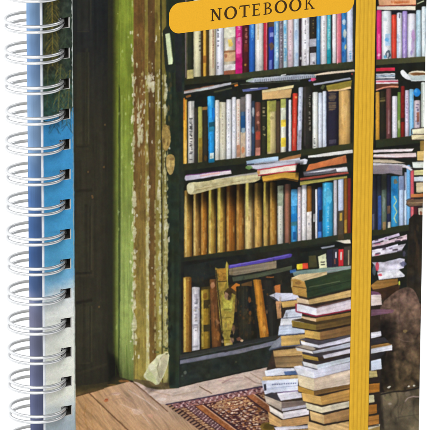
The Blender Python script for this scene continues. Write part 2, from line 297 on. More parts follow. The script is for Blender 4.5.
# right of the band above row 2
hbook([(376,68),(395,67.4),(395,70.8),(376,71.4)], (216,50,76)); 
for i,(y,c) in enumerate([(73,(204,206,212)),(74.8,(170,186,204)),(76.6,(224,222,226)),(78.4,(86,90,100)),(79.6,(232,200,206)),(80.6,(206,84,104)),(82,(226,218,222))]):
    hbook([(376,y+.6),(395+(i>3)*3,y),(395.5+(i>3)*3,y+1.5),(376,y+2)], c, under=False)
hbook([(376,84),(398,83.4),(398.6,88),(386,88.6),(376,90)], (110,62,44)); stroke([(376,90.4),(384,87.6),(392,86.4),(398.6,87)],1.5,(228,150,120))
I_ = new_id('printed_book'); poly([(408,73.5),(416,71),(426,71.6),(426,80.4),(411,80.6),(406,78)], (188,198,196), I_, lines=.1)
poly(ch([(399.6,72),(402,69.4),(404.4,70),(412,79.6),(408.6,80),(404,78)],1), (238,238,240), I_); poly(ch([(407,73),(414,70.4),(426,71),(426,74.5),(413,76.4)],1), (232,220,196), I_); poly([(409,73.6),(416,72.4),(426,73),(426,74.6),(414,75.6)], (122,82,50), I_)
stroke([(411,80.8),(426,80.6)],.8,(230,234,232))
# pile against the right edge
for pts,c in [([(412,129.6),(426,127.6),(426,134),(413,134.6)],(232,222,188)),([(411.4,135.4),(414,134.6),(426,134.6),(426,139.6),(412,140.2)],(228,214,172)),([(420,141),(426,140.6),(426,151),(420,151)],(152,122,62)),([(417,151.4),(426,151),(426,161),(417,160.6)],(216,182,112)),
 ([(412,162),(426,161.6),(426,168),(413,168)],(219,223,211)),([(414,170.2),(426,169.6),(426,175.2),(414,175.2)],(226,216,152)),([(414,176.8),(426,176.4),(426,181.4),(414,181.4)],(216,223,226)),([(416,182.6),(426,182),(426,192.2),(416.4,192.6)],(217,197,158)),
 ([(411,194),(426,193),(426,197),(411,197.4)],(192,122,72)),([(406.6,201),(409,199.4),(426,198.6),(426,205.4),(409,206),(406.6,204)],(112,88,68)),([(418,208),(426,207),(426,216),(419,217)],(206,196,176))]:
    hbook(pts, c, lines=.12); 
for pts in [[(411.5,129),(411.5,134.6),(426,134.2)],[(411,135.2),(411,140.4),(426,140)],[(412,128.8),(426,127.2)],[(412,168.8),(426,168.8)],[(413.6,182),(426,181.8)],[(406,200.6),(409,198.8),(426,198)],[(406,204),(409,206.6),(426,206)],[(411,198),(426,197.6)]]: stroke(pts,.8,(52,40,34),.85)
stroke([(408,203),(426,202)],.9,(190,160,120),.7); blob(421,213,1.2,2,(120,60,40),.8)
# row above row 3, right of the band
for pts,c in [([(373,150),(414,148.6),(412,151.6),(373,152.8)],(228,214,216)),([(373,154.6),(416,152.8),(416.4,157),(398,158),(373,157.4)],(226,202,198)),([(373,159.4),(392,160),(406,163),(400,163.6),(373,162.6)],(214,196,170)),([(373,163),(404,164.4),(413,167.6),(408,168),(373,165.6)],(232,226,228))]: hbook(pts, c, lines=.2)
stroke([(376,158),(416,157.6)],.8,(90,60,66),.8); stroke([(374,155),(395,156.6)],1.6,(236,226,226))
I_ = new_id('printed_cloth_wrap'); poly([(371,166),(388,164.6),(402.5,165.4),(402.5,175.4),(391,173.4),(380,174.4),(371,174)], (150,138,144), I_, lines=.12, ldir=(1,.02), col2=(128,118,126), gdir=(0,1))
hbook([(403,164.6),(408,165.6),(413,170),(411,171),(405,167.6)], (226,222,232), lines=.05)
# above row 3, left: magazine, rolled papers, books
hbook([(185,175.6),(231,170.4),(231.6,174),(186,180.8),(184.6,179)], (204,194,210), col2=(214,202,206), gdir=(1,0)); stroke([(186,175.2),(231,170.2)],.9,(104,52,106),.9); stroke([(200,176),(220,173)],1.4,(226,160,150),.7)
hbook([(214,179.4),(240,174.6),(262,171.4),(262,175),(238,178),(215,182)], (178,172,164), lines=.2)
I_ = new_id('printed_paper_roll'); poly(ch([(187,184),(191,182),(200,182),(240,176),(261,174),(259.4,181.6),(240,184),(215,188.4),(196,194),(189,194.6),(186.6,190)],1), (198,186,140), I_, lines=.22, ldir=(1,-.16), ls=1.4, mott=.12, mscale=4)
blob(190.6,188,3.8,5.8,(214,206,166),id=I_,jit=.08); stroke([(196,190),(240,181.6)],.8,(120,100,60),.6)
for k in range(26): blob(random.uniform(198,258), 0, .1,.1,(0,0,0),0)
for k in range(22):
    x = random.uniform(198,256); y = 183+(x-198)*-.13+random.uniform(0,5); stroke([(x,y),(x+random.uniform(3,8),y-.9)],.7,random.choice([(226,218,180),(150,130,86)]),.5)
hbook([(246,161),(262,158.4),(278.4,156.4),(278.4,160.6),(247,164.4)], (172,196,221), lines=.06); stroke([(246,164.6),(266,162.6),(278.6,161.4)],1,(62,70,104),.9)
hbook([(279,159.6),(288,156.6),(301,154),(301,157.4),(290,160.2),(280,162)], (166,114,72)); 
hbook([(247,165.6),(272,163),(300,157.6),(301,163.4),(256,169.6),(249,168)], (190,188,200), lines=.12); blob(249,167.6,3.4,1.8,(112,146,82),.9); stroke([(254,163.8),(300,159)],1.2,(215,214,224),.7)
I_ = hbook([(257,170.6),(262,169),(297,164.6),(296,170.6),(258.6,175)], (233,219,200), lines=.1); stroke([(257.4,170),(298,164)],1.2,(196,60,72)); stroke([(258,175.4),(296,170.8)],1.1,(176,44,56)); blob(258.6,172.4,1.6,2,(206,140,70),.9)
hbook([(261.6,176.4),(284,172.6),(299,172.6),(298.4,180.4),(284.6,178),(263,181.6)], (207,157,62), lines=.14); stroke([(263,182),(284,178.8),(298,181.4)],.9,(100,66,24))
hbook([(308,155.6),(330,152.4),(352.6,149.6),(352.8,153.2),(330,156),(308,157.8)], (231,228,222), lines=.06)
hbook([(300,160),(305,158.6),(308,160),(306.6,164),(300,165)], (217,216,226))
hbook([(306,170.6),(309,164.4),(346,155.2),(347,163.2),(320,167.6),(306,171.2)], (206,128,80), lines=.08, col2=(190,104,60), gdir=(0,1)); blob(344,159,1.2,2,(176,80,56),.6)
for pts,c in [([(303,171.6),(320,168.6),(340,167),(347,166.6),(348,171.4),(304,176)],(96,92,98)),([(304,173),(330,168.6),(340,168),(330,171)],(206,204,210)),([(336,168.4),(347,166.8),(348,171.4),(337,172.4)],(226,222,224)),([(300,178),(348,171.6),(349,173.6),(300,180.4)],(160,74,62)),([(300,181.6),(347,176),(347.4,178),(300,185.4)],(172,162,82))]: hbook(pts, c, lines=.18)
shade([(296,163),(303,162),(303,176),(296,176)], .4, 2)

# ---- row 4
poly([(181,262),(300,248),(300,340),(181,354)], (31,31,26), I_case, mott=.22, mscale=7)
poly([(184,266),(228,258),(228,268),(196,284),(184,276)], (34,37,32), I_case, mott=.15)
hbook([(229,267.6),(258,263.8),(276.4,260.6),(276.4,268.4),(235,275.6),(229,275)], (134,120,98), lines=.16, ls=.8)
I_ = hbook([(227,265.4),(258,260.2),(290,253.6),(292.4,254.4),(291.4,257.4),(258,263.8),(228,268.6)], (86,70,166), lines=.1); stroke([(230,266),(289,255)],.8,(146,132,206),.7)
poly([(232,277),(258,273.4),(292,265.6),(292,269.6),(258,277.6),(233,281.6)], (74,80,62), I_case, lines=.14); 
vbook(r4,183,191.6,277,(156,112,46),rnd=.5,streak=.12,dec=[('b',278,352,(206,178,90),.08,.36),('b',278,352,(100,62,24),.72,1)])
vbook(r4,192,199.8,287,(217,212,217),dec=[('t',290,330,(120,116,126),.28,.72),('b',346,348,(150,146,150)),('b',288,350,(180,176,184),.78,1)])
vbook(r4,201,210.4,287.5,(142,112,36),rnd=.5,streak=.14,dec=[('b',287,290,(60,50,24)),('b',300.5,309,(52,44,24)),('b',325,332,(48,42,24)),('b',291,347,(186,160,70),.06,.26),('s',205,296,2,3,(110,74,26))])
vbook(r4,208,215.4,279,(116,74,38),lean=1.5,rnd=.45,streak=.2,xlb=212,xrb=222,dec=[('s',212.6,285,2,3.4,(176,128,96)),('s',214,300,1.4,5,(84,52,28)),('s',217,322,1.6,3,(160,110,66)),('s',218,336,1.6,5,(150,96,46))])
poly([(224,286),(236,283),(237,312),(222,312)],(72,56,34),None,mott=.3); I_ = new_id('printed_torn_book'); poly([(215,267.4),(219,269),(225,268),(226.4,261),(228.6,265),(227.6,288),(224,292),(226,300),(230,302),(232,293),(235.4,295),(234,320),(230,336),(233,344.6),(224,346),(219.6,318)], (150,130,56), I_, mott=.2, mscale=5)
poly([(216,268.6),(226,268),(226.6,280),(219,281)], (158,116,46), I_, mott=.2); poly([(219.4,282.4),(226.4,281.4),(224,290),(220.6,291)], (166,138,58), I_, mott=.2)
stroke([(218,281.6),(227,281)],1,(70,54,26)); stroke([(226.6,262),(228,288)],.9,(200,180,76),.8); stroke([(216,270),(224,346)],1,(46,38,22)); blob(226.4,296,2.0,4.0,(170,132,104),.8,id=I_); poly([(222,292),(225,299),(231,301),(233,296),(232,312),(223,310)],(160,152,66),I_,mott=.3)
for y in (310,318,331,340): stroke([(221.5+(y-310)*.06,y),(231,y-.6)],.9,(92,80,30),.8)
blob(233.6,329,1.6,5,(130,96,70),.6); blob(232,340,2.4,3,(180,132,110),.6); blob(228,344,2.6,1.4,(206,186,120),.8)
hbook([(230.6,287.4),(236,283),(240,284.4),(241,297.4),(234,290)], (178,108,42), lines=.1); poly([(241,284),(252,281),(252,286),(243,291)],(120,84,42),None,alpha=.7)
vbook(lambda x: 337.6-(x-262)*.12,236,251,286,(40,40,32),streak=.2,dec=[('s',249.5,300,1.6,3,(130,76,36)),('s',250,313,1.4,2.4,(120,70,36))],xlb=238,xrb=257)
blob(239,339,2.6,2.0,(170,104,70),.6); blob(242,340.6,1.6,1.2,(230,190,150),.8)
vbook(lambda x: 337.6-(x-262)*.12,253,261,279.4,(186,124,44),rnd=.35,streak=.16,xlb=260,xrb=269.4,dec=[('b',280,334,(150,90,30),.75,1),('s',264,330,2,4,(206,150,70))])
vbook(lambda x: 336,262,275,280,(42,40,34),streak=.2,xlb=269,xrb=279,dec=[('s',268,277.4,2.4,.8,(150,90,50)),('s',267,312,.8,2,(120,90,60))])
hbook([(273.6,286.4),(276,285),(280.4,284.2),(280.6,293),(275.6,293.4)], (190,112,54), lines=.08)
stroke([(270,277.6),(274,277)],1,(160,90,40))
# objects standing at the right end of row 4
for pts,c in [([(296.6,264.4),(302.6,263.6),(302.6,269.4),(297,269.8)],(226,202,56)),([(302.6,263.4),(308,263.2),(308.4,268.8),(302.6,269.2)],(214,72,50)),([(308.6,256),(316,255.4),(317.4,267),(309,268)],(66,64,40)),([(318,256.6),(326,253.4),(327,268),(319.4,268.8)],(217,217,178)),([(326.6,250),(332.6,248.6),(332.6,267),(327,267.6)],(40,40,56)),([(333,249),(338,248.4),(338,267),(333,267)],(52,46,56)),([(338.4,249.4),(343.6,249),(343.6,266.6),(338.4,267)],(208,46,52)),([(344,247),(351,246),(351,266),(344,266)],(62,56,50)),
 ([(320.6,247.4),(334.6,245),(334.6,246.8),(322,249)],(150,154,166)),([(335.6,240.8),(350,239.6),(351,243.4),(344,243.4)],(217,207,188))]:
    hbook(pts, c, lines=.05, under=False)
stroke([(320.6,262.4),(325,262)],1,(60,60,54)); stroke([(320.8,264.8),(325,264.4)],1,(60,60,54)); blob(323,258,1.4,1.6,(180,176,150),.7); stroke([(336,252),(336,258)],1.6,(220,216,220)); stroke([(341.2,252),(341.2,260)],1.8,(225,206,196)); stroke([(348.6,250),(348.6,266)],1.2,(206,186,150),.8); stroke([(335,259),(335,264)],1.2,(150,80,60))
# right of the band, row 4: loose papers
for pts,c in [([(372,241),(399,233),(400,236),(385,240),(372,244)],(206,190,212)),([(372,244.4),(390,240),(407,234.4),(407,240),(390,243),(372,248.6)],(226,200,210)),([(372,250),(386,247),(398,244),(398,248),(386,250),(372,252)],(214,206,222)),([(372,252),(400,245),(406,243.6),(402,250),(405,256),(372,258)],(226,218,230)),([(372,262),(384,262),(400,258),(405,259),(404,268),(398,270),(378,272)],(216,210,226)),([(377,272.6),(398,268.6),(405,275.4),(404.4,277),(379,280)],(233,231,238))]:
    hbook(pts, c, lines=.16, mott=.12, mscale=3)
for k in range(16):
    x = random.uniform(373,405); y = random.uniform(238,257); stroke([(x,y),(x+random.uniform(2,6),y-.8)], random.uniform(.7,1.8), random.choice([(60,46,60),(236,226,236),(206,96,120),(60,46,60),(120,96,130)]), .8)
poly([(372,256.6),(408,250),(408,256),(372,262)], (40,40,32), I_case); poly([(372,247),(378,246),(388,244),(388,247),(372,250)], (46,38,44), None, alpha=.9)
blob(404,254,1.6,3,(66,60,76),.9); blob(377,267,2.2,4.4,(196,52,66),.8); blob(380,275,2.2,1.4,(200,60,70),.8); blob(374,270,2,5,(80,96,110),.8); blob(403,264,3,2.4,(96,96,130),.8)
hbook([(377,280.4),(398,278.4),(398,284.6),(371,291),(371,285)], (150,108,54), lines=.18); blob(399.4,284,1,3,(196,206,80),.9)
poly([(371,290),(400,285),(398,297),(380,303),(371,296)], (58,40,28), I_case, mott=.2)

# ---- floor, plinth, door and door frame
I_floor = new_id('printed_floorboards')
def inside(pts, fn, id=None):
    r = region(pts)
    if r is None: return
    sl, m, X, Y = r; c = fn(X, Y).astype(np.float32); C[sl][m] = c[m]
    if id is not None: I[sl][m] = id
def planks(X, Y):
    # boards converge away: coordinate across the boards
    k = (X-60)-(Y-380)*.82
    n = fbm(k*.9, Y*.15+X*.03, 5, 5)+.6*vn(k, Y*.1, 1.3, 8)
    t = np.clip((X-85)/75, 0, 1)*np.clip(1-(Y-392)/60, 0, 1)
    base = np.array([190,146,100])*(1-t[...,None])+np.array([188,160,142])*t[...,None]
    c = base*(1+.10*n[...,None]); g = vn(k*1.2+3*vn(X,Y,14,3), Y*.22, 1.6, 21)
    return c*(1-.15*np.clip(g,0,1)[...,None])*(1+.06*vn(k,Y*.06,.8,23)[...,None])
inside([(60,386),(440,360),(440,590),(60,590)], planks, I_floor)
# pale boards between plinth and rug
def pale(X, Y):
    n = fbm(X*.5, (Y+.19*X)*1.6, 5, 31); return np.array([201,179,165])*(1+.15*n[...,None]+.05*vn(X,Y*1.6,1.7,33)[...,None])+np.array([6,-2,-4])*fbm(X,Y,12,35)[...,None]
inside([(131,380),(176,388),(262,366),(275,366),(275,392),(262,386.6),(166,404.6),(160,404)], pale, I_floor)
for (a,b,w) in [((133,382),(160,404.6),1.3),((160,404.6),(168,412),1.0),((89,393),(134,436),1.3),((199,386.4),(212,393.4),.9),((134,436),(170,470),1.3)]:
    stroke([a,b], w, (92,62,40), .8)
for (x,y,w,c) in [(162,399,2.6,(236,222,216)),(116,394,3,(206,176,160)),(106,401,1.6,(170,92,50)),(113,395,9,(0,0,0))]:
    if w < 5: blob(x,y,w*1.6,w*.6,c,.7)
for (pts,c) in [([(105,396),(118,393),(128,399),(140,408)],(160,124,104)),([(108,401),(122,398),(132,406),(146,420)],(166,130,104)),([(120,404),(140,412),(150,424)],(214,186,166)),([(86,404),(84,415),(88,430)],(160,116,66)),([(80,408),(78,420),(80,430)],(166,122,70)),([(92,408),(91,418),(94,430)],(168,126,80)),([(100,405),(104,418),(112,430)],(216,176,130)),([(128,390),(145,400),(158,410)],(220,198,188)),([(138,388),(150,396)],(170,140,130)),([(222,383),(232,378),(243,378)],(150,110,110)),([(218,380),(236,382)],(170,140,140)),([(244,376),(256,383),(262,384)],(120,96,84)),([(172,396),(196,391)],(170,144,120)),([(150,391),(170,395)],(168,140,112)),([(250,373),(262,380)],(150,120,100))]: stroke(pts,1.1,c,.55)
blob(137,412,6,3,(216,186,168),.5); blob(150,416,3,2,(206,150,130),.5); blob(106.6,399.6,1.8,.9,(150,72,44),.9)
# dark rear floor
def rear(X, Y):
    t = np.clip((Y-(388-.06*(X-73)))/9, 0, 1)[...,None]; n = fbm(X*.5,Y,4,41)[...,None]
    return (np.array([52,46,28])*(1-t)+np.array([112,88,48])*t)*(1+.2*n)
inside([(60,372),(133,366),(133,380.6),(108,387),(77,396.6),(60,402)], rear, I_floor); stroke([(76,396.6),(104,388.6)],.9,(60,44,26),.8); blob(124,381,6,1.2,(160,104,54),.7); blob(112,385,5,1,(130,92,46),.6); blob(132,381.4,1.6,1,(30,22,18),.9)
inside([(133,366),(178,370),(178,388),(168,389),(158,389.6),(147,387.6),(139,383),(133,381)], lambda X,Y: np.array([104,88,56])*(1+.2*fbm(X,Y,5,44)[...,None]), I_floor)
# plinth of the bookcase
poly([(176,362),(184,354.6),(240,345),(282,336),(282,364),(240,373.4),(177,387.4)], (37,42,36), I_case, mott=.2, mscale=5)
poly([(180,360.4),(240,349),(262,344),(282,338.6),(282,343),(240,353.4),(180,364.4)], (118,118,132), I_case, lines=.14, mott=.12); stroke([(180,358.6),(282,337)],1.4,(58,60,60)); poly([(180,355),(282,334),(282,337),(180,358.4)],(52,52,48),I_case,alpha=.8)
stroke([(176,387.6),(262,367.4)],1,(24,24,20),.9)
blob(185,372.6,1.6,1.8,(110,116,104),.7); blob(182,376,1,1,(84,92,80),.7); blob(225,351,3,1.2,(40,38,36),.8); blob(236,362,1,.8,(80,80,60),.7)
stroke([(176,362),(177,387)],1.4,(64,84,46),.7)
# door
I_door = new_id('printed_door')
def door(X, Y):
    t = np.clip((Y-20)/120, 0, 1)[...,None]
    c = np.array([31,33,33])*(1-t)+np.array([48,45,33])*t
    n = .10*fbm(X*2.5,Y*.12,8,51)+.10*fbm(X,Y,9,53)+.08*vn(X,Y*.05,1.4,54)
    c = c*(1+n[...,None])
    e = np.clip((X-100)/13,0,1)[...,None]; c = c*(1-.22*e)
    b = np.clip((Y-330)/60,0,1)[...,None]; return c*(1-.35*b)+np.array([30,28,20])*.35*b
inside([(60,-70),(116,-70),(116,374),(110,381),(96,384),(60,388)], door, I_door)
for (a,b,w,c,al) in [((84,48),(84,146),1.2,(26,25,20),.6),((82,-40),(82,30),1.2,(24,25,25),.6),((87,48),(87,150),1.2,(64,62,36),.5),((76,146),(88,146),1.2,(28,26,20),.7),((86,204),(86,276),1.4,(28,26,20),.7),((92,200),(92,278),1.4,(62,56,42),.5),((76,274),(92,272),1.4,(28,26,20),.7),((76,303),(92,300),1.3,(24,22,18),.9),((76,191),(92,190),1.3,(28,26,20),.7),((84,304),(84,370),1.2,(30,28,20),.6),((76,276),(94,275),1,(66,58,42),.5),((78,55),(78,146),2.5,(60,58,34),.3),((90,305),(91,362),1.6,(58,54,40),.4),((76,374),(108,364),1.2,(62,56,40),.5)]: stroke([a,b],w*2.6,c,al*.5); stroke([a,b],w,c,al*.4)
for (x,y) in [(105,125),(92,196),(104,167),(110,289),(99,307),(92.5,197.5),(88,172)]: blob(x,y,.9,1.2,(122,92,56),.7)
for (x0,y0,x1,y1) in [(77,-30,89,30),(77,52,87,144),(77,206,90,270),(77,306,90,362)]:
    poly(rect(x0,y0,x1,y1),(66,62,44),None,alpha=.22,mott=.2); stroke([(x1+1.6,y0),(x1+1.6,y1)],1.8,(72,68,46),.35); stroke([(x1,y0),(x1,y1)],1.2,(24,23,18),.45); stroke([(x0,y1+1.4),(x1,y1+1.2)],1.4,(70,66,46),.35)
# green jamb
I_jamb = new_id('printed_door_frame')
def jamb(X, Y):
    t = np.clip((Y-100)/160,0,1)[...,None]
    c = np.array([134,148,52])*(1-t)+np.array([154,170,92])*t
    l = np.clip((X-113.2-.3*np.sin(Y*.09))/6.5,0,1)[...,None]
    c = np.array([84,88,28])*(1-l)+c*l
    st_ = np.clip(.5+.9*fbm(X*1.2,Y*.35,10,66),0,1)[...,None]; c = c*(1-.16*st_)
    n = .09*vn(X,Y*.06,1.1,61)+.07*vn(X,Y*.03,2.7,62)+.06*fbm(X,Y,6,63)
    c = c*(1+n[...,None]); b = np.clip((Y-345+(X-122)*-1.2)/40,0,1)[...,None]
    return c*(1-.5*b)
inside([(112.4,-70),(134.4,-70),(133.8,381),(120,377),(112.6,352)], jamb, I_jamb)
r = region([(108,-70),(118,-70),(118,373),(112,379),(108,380)]); sl,m,X,Y = r
f = np.clip((X-111)/5.5,0,1)**1.2; C[sl] = C[sl]*f[...,None]+np.array([40,40,28])*(1-f[...,None])
stroke([(119.4,20),(119.2,90)],.8,(86,104,34),.6); poly([(118.6,84),(119.9,88),(119.6,372),(118.2,366)], (46,58,24), None, alpha=.8); poly([(119.6,112),(120.8,116),(120.6,300),(119.2,306)], (50,60,26), None, alpha=.5)
for xx in (124.6,127.5,130.4,123): stroke([(xx,random.uniform(-40,60)),(xx+.2,random.uniform(200,372))],.7,(118,138,52),.35)
stroke([(115.2,330),(115.8,376)],1,(84,100,34),.6); stroke([(126.6,345),(127.2,379)],.9,(70,90,30),.6); stroke([(130,350),(130.4,379)],.7,(90,110,40),.5); stroke([(121.8,95),(121.8,330)],.8,(186,200,120),.4)
for k in range(60):
    y = random.uniform(0,375); x = 132.6+random.gauss(0,.8); blob(x,y,random.uniform(.4,1.2),random.uniform(.8,3.6),random.choice([(214,214,172),(226,222,196),(190,186,130)]),.75)
for k in range(46): blob(random.uniform(116,131), random.uniform(-10,360), random.uniform(.3,.8), random.uniform(.5,3), random.choice([(196,206,140),(110,124,40),(180,196,110)]), .5)
shade([(108,352),(118,360),(121,376),(109,382)], .5, 4)
# brown flaking pilaster with green mouldings
I_pil = new_id('printed_wall_moulding')
def pil(X, Y):
    t = np.clip((Y-120)/220,0,1)[...,None]; x = X-.004*(Y)
    def mix(a,b): return np.array(a)*(1-t)+np.array(b)*t
    c = mix((112,82,42),(150,134,70))*np.ones(X.shape+(3,)); edges = [(133.0,mix((108,78,40),(144,128,62))),(144.6,mix((132,116,54),(182,172,112))),(148.0,mix((90,66,36),(112,86,42))),(154.8,mix((128,112,50),(150,138,72))),(160.2,mix((46,44,26),(84,76,36))),(161.6,mix((104,92,42),(158,148,90))),(166.6,mix((54,54,34),(96,96,58)))]
    for x0,cc in edges: c = np.where((x >= x0)[...,None], cc, c)
    n = .12*vn(X,Y*.12,1.2,71)+.16*fbm(X*1.3,Y*.5,7,72)+.09*fbm(X,Y,2.6,75)
    return c*(1+n[...,None])
inside([(133.6,-70),(170,-70),(171.4,352),(169,383),(150,381),(133.6,379)], pil, I_pil)
poly([(166.4,-70),(179,-70),(179,388),(169.4,388),(168.6,350),(167.6,240),(166,150)], (37,46,33), I_case, lines=.2, ldir=(0,1), mott=.14)
for k in range(330):
    z = random.random()*1.5
    if z > 1.0: x, y = random.choice([135,147.6,148.6,160.2,167])+random.gauss(0,.7), random.uniform(180,360)
    elif z < .30: x, y = random.gauss(140.6,2.6), random.gauss(112,20)
    elif z < .42: x, y = random.gauss(150.4,2.2), random.gauss(80,7)
    elif z < .55: x, y = random.gauss(147.6,.8), random.uniform(120,352)
    elif z < .72: x, y = random.gauss(159.8,2.2), random.uniform(70,340)
    elif z < .86: x, y = random.gauss(166,1.6), random.uniform(70,240)
    else: x, y = random.uniform(135,166), random.uniform(5,370)
    blob(x,y,random.uniform(.3,1.1),random.uniform(.5,3.2),random.choice([(206,200,172),(196,190,150),(222,216,196),(172,162,104)]),.75,n=9,jit=.5)
def ragged(x, y0, y1, w, col, alpha=.7):
    y = y0
    while y < y1:
        h = random.uniform(.5,1.6); k = max(0, .55+1.1*float(vn(np.array([x]),np.array([y]),2.2,231)[0])+.5*float(vn(np.array([x]),np.array([y]),9,232)[0]))
        if k > .1: poly(rect(x-w*k*.5,y,x+w*k*.6,y+h+.2), tuple(np.array(col)*random.uniform(.86,1.04)), None, alpha=alpha, mott=0)
        y += h
for a in [(134.2,186,344,3.0,(222,216,180)),(133.6,60,186,1.6,(206,200,156)),(147.4,176,350,2.4,(212,204,158)),(155,200,340,1.1,(190,182,126)),(160,150,346,1.8,(204,198,152)),(165.2,80,346,2.2,(196,190,140)),(158,70,130,1.4,(200,194,150)),(167.4,130,300,1.6,(178,172,122))]: ragged(*a)
for (x,y0,y1,w) in [(139.4,118,154,2.6),(138.4,100,120,2),(141,128,142,3),(148.4,76,92,3),(152.6,82,90,3.6),(146.8,130,142,1.6),(158.6,76,120,1.6),(165.4,76,118,3),(164.8,140,238,2.4),(158.4,146,200,2.2)]:
    for k in range(10):
        y = random.uniform(y0,y1); blob(x+random.gauss(0,w*.22),y,w*random.uniform(.25,.6),random.uniform(1.5,5),random.choice([(214,208,184),(196,190,156),(180,172,128)]),.55)
for k in range(40): blob(random.uniform(134,160), random.uniform(0,360), random.uniform(.5,1.6), random.uniform(2,9), random.choice([(74,52,26),(130,110,54),(92,66,32)]), .35)
stroke([(161,0),(161.4,120),(162,330)],.8,(40,36,24),.8); stroke([(134,330),(134.2,380)],.8,(70,66,34),.5)
for k in range(24): blob(169+random.gauss(0,1.2), random.uniform(250,350), 1, random.uniform(1.5,4), (24,28,22), .7)
# white card in its dark frame, carved corbels
I_ = new_id('printed_wall_plaque'); poly([(162.6,31),(166,26.4),(171,27),(175,70),(174,73),(166,72),(165,66)], (38,42,33), I_, mott=.15); poly([(165.2,34),(169.6,33),(173,60),(172.6,64),(168.4,64.6)], (208,218,174), I_, mott=.06); stroke([(169.8,34),(173,62)],.8,(150,160,120),.8)
poly([(174,20),(182,20),(182,92),(176,92)], (36,38,38), I_case, mott=.12)
for k in range(8): blob(random.uniform(168,172), random.uniform(74,120), 1.1, 3, random.choice([(76,70,40),(96,82,40),(50,54,36)]), .6)
I_ = new_id('printed_carved_corbel'); poly(ch([(161.6,126),(168,124),(171,134),(170,146),(166,152),(162,146)],1), (148,122,66), I_, mott=.22, mscale=4); 
for k in range(10): blob(random.uniform(163,170), random.uniform(126,148), 1, 2, random.choice([(190,164,100),(96,74,36)]), .5)
I_ = new_id('printed_carved_corbel'); poly(ch([(166,156),(169,154),(173,154.4),(175,158),(174.6,168),(172,175),(168.6,174.4),(166,166)],1), (172,146,86), I_, mott=.2, mscale=3); blob(172,159,2,1.6,(120,90,50),.7); blob(169,164,1.2,4,(206,184,124),.7); blob(172.6,169,1,3,(130,100,56),.6); stroke([(165.4,157),(165.6,167),(168,175.4)],1,(34,30,20),.8)
# stone
shade([(140,374),(150,386),(164,388),(172,372),(172,384),(150,392)], .55, 4)
I_ = new_id('printed_stone'); poly(ch([(143,375.6),(147,369.6),(148.6,364.6),(154,360),(158,354.6),(163,354),(166.4,351.4),(169.4,353.6),(168.6,362),(164.6,374),(161.6,380),(157.4,386),(151,381.6),(145,379)],1), (212,208,168), I_, mott=.12, mscale=5)
poly(ch([(160,356),(168.4,353),(168,363),(163,376),(158,385),(157,372)],1), (176,166,134), I_, mott=.15, alpha=.8); poly(ch([(145,376),(150,370),(155,378),(157,385),(150,381)],1),(184,188,130),I_,alpha=.7); stroke([(161,358),(157,368),(160,378)],.9,(140,132,98),.8); blob(152,367,3,3.4,(230,226,196),.7); blob(160,363,1,4,(226,220,190),.6); blob(147.6,371,1,2,(196,206,150),.7)
for k in range(9): blob(random.uniform(156,168), random.uniform(345,357), 1.6, 1, random.choice([(44,52,28),(70,76,36),(96,96,60)]), .8)

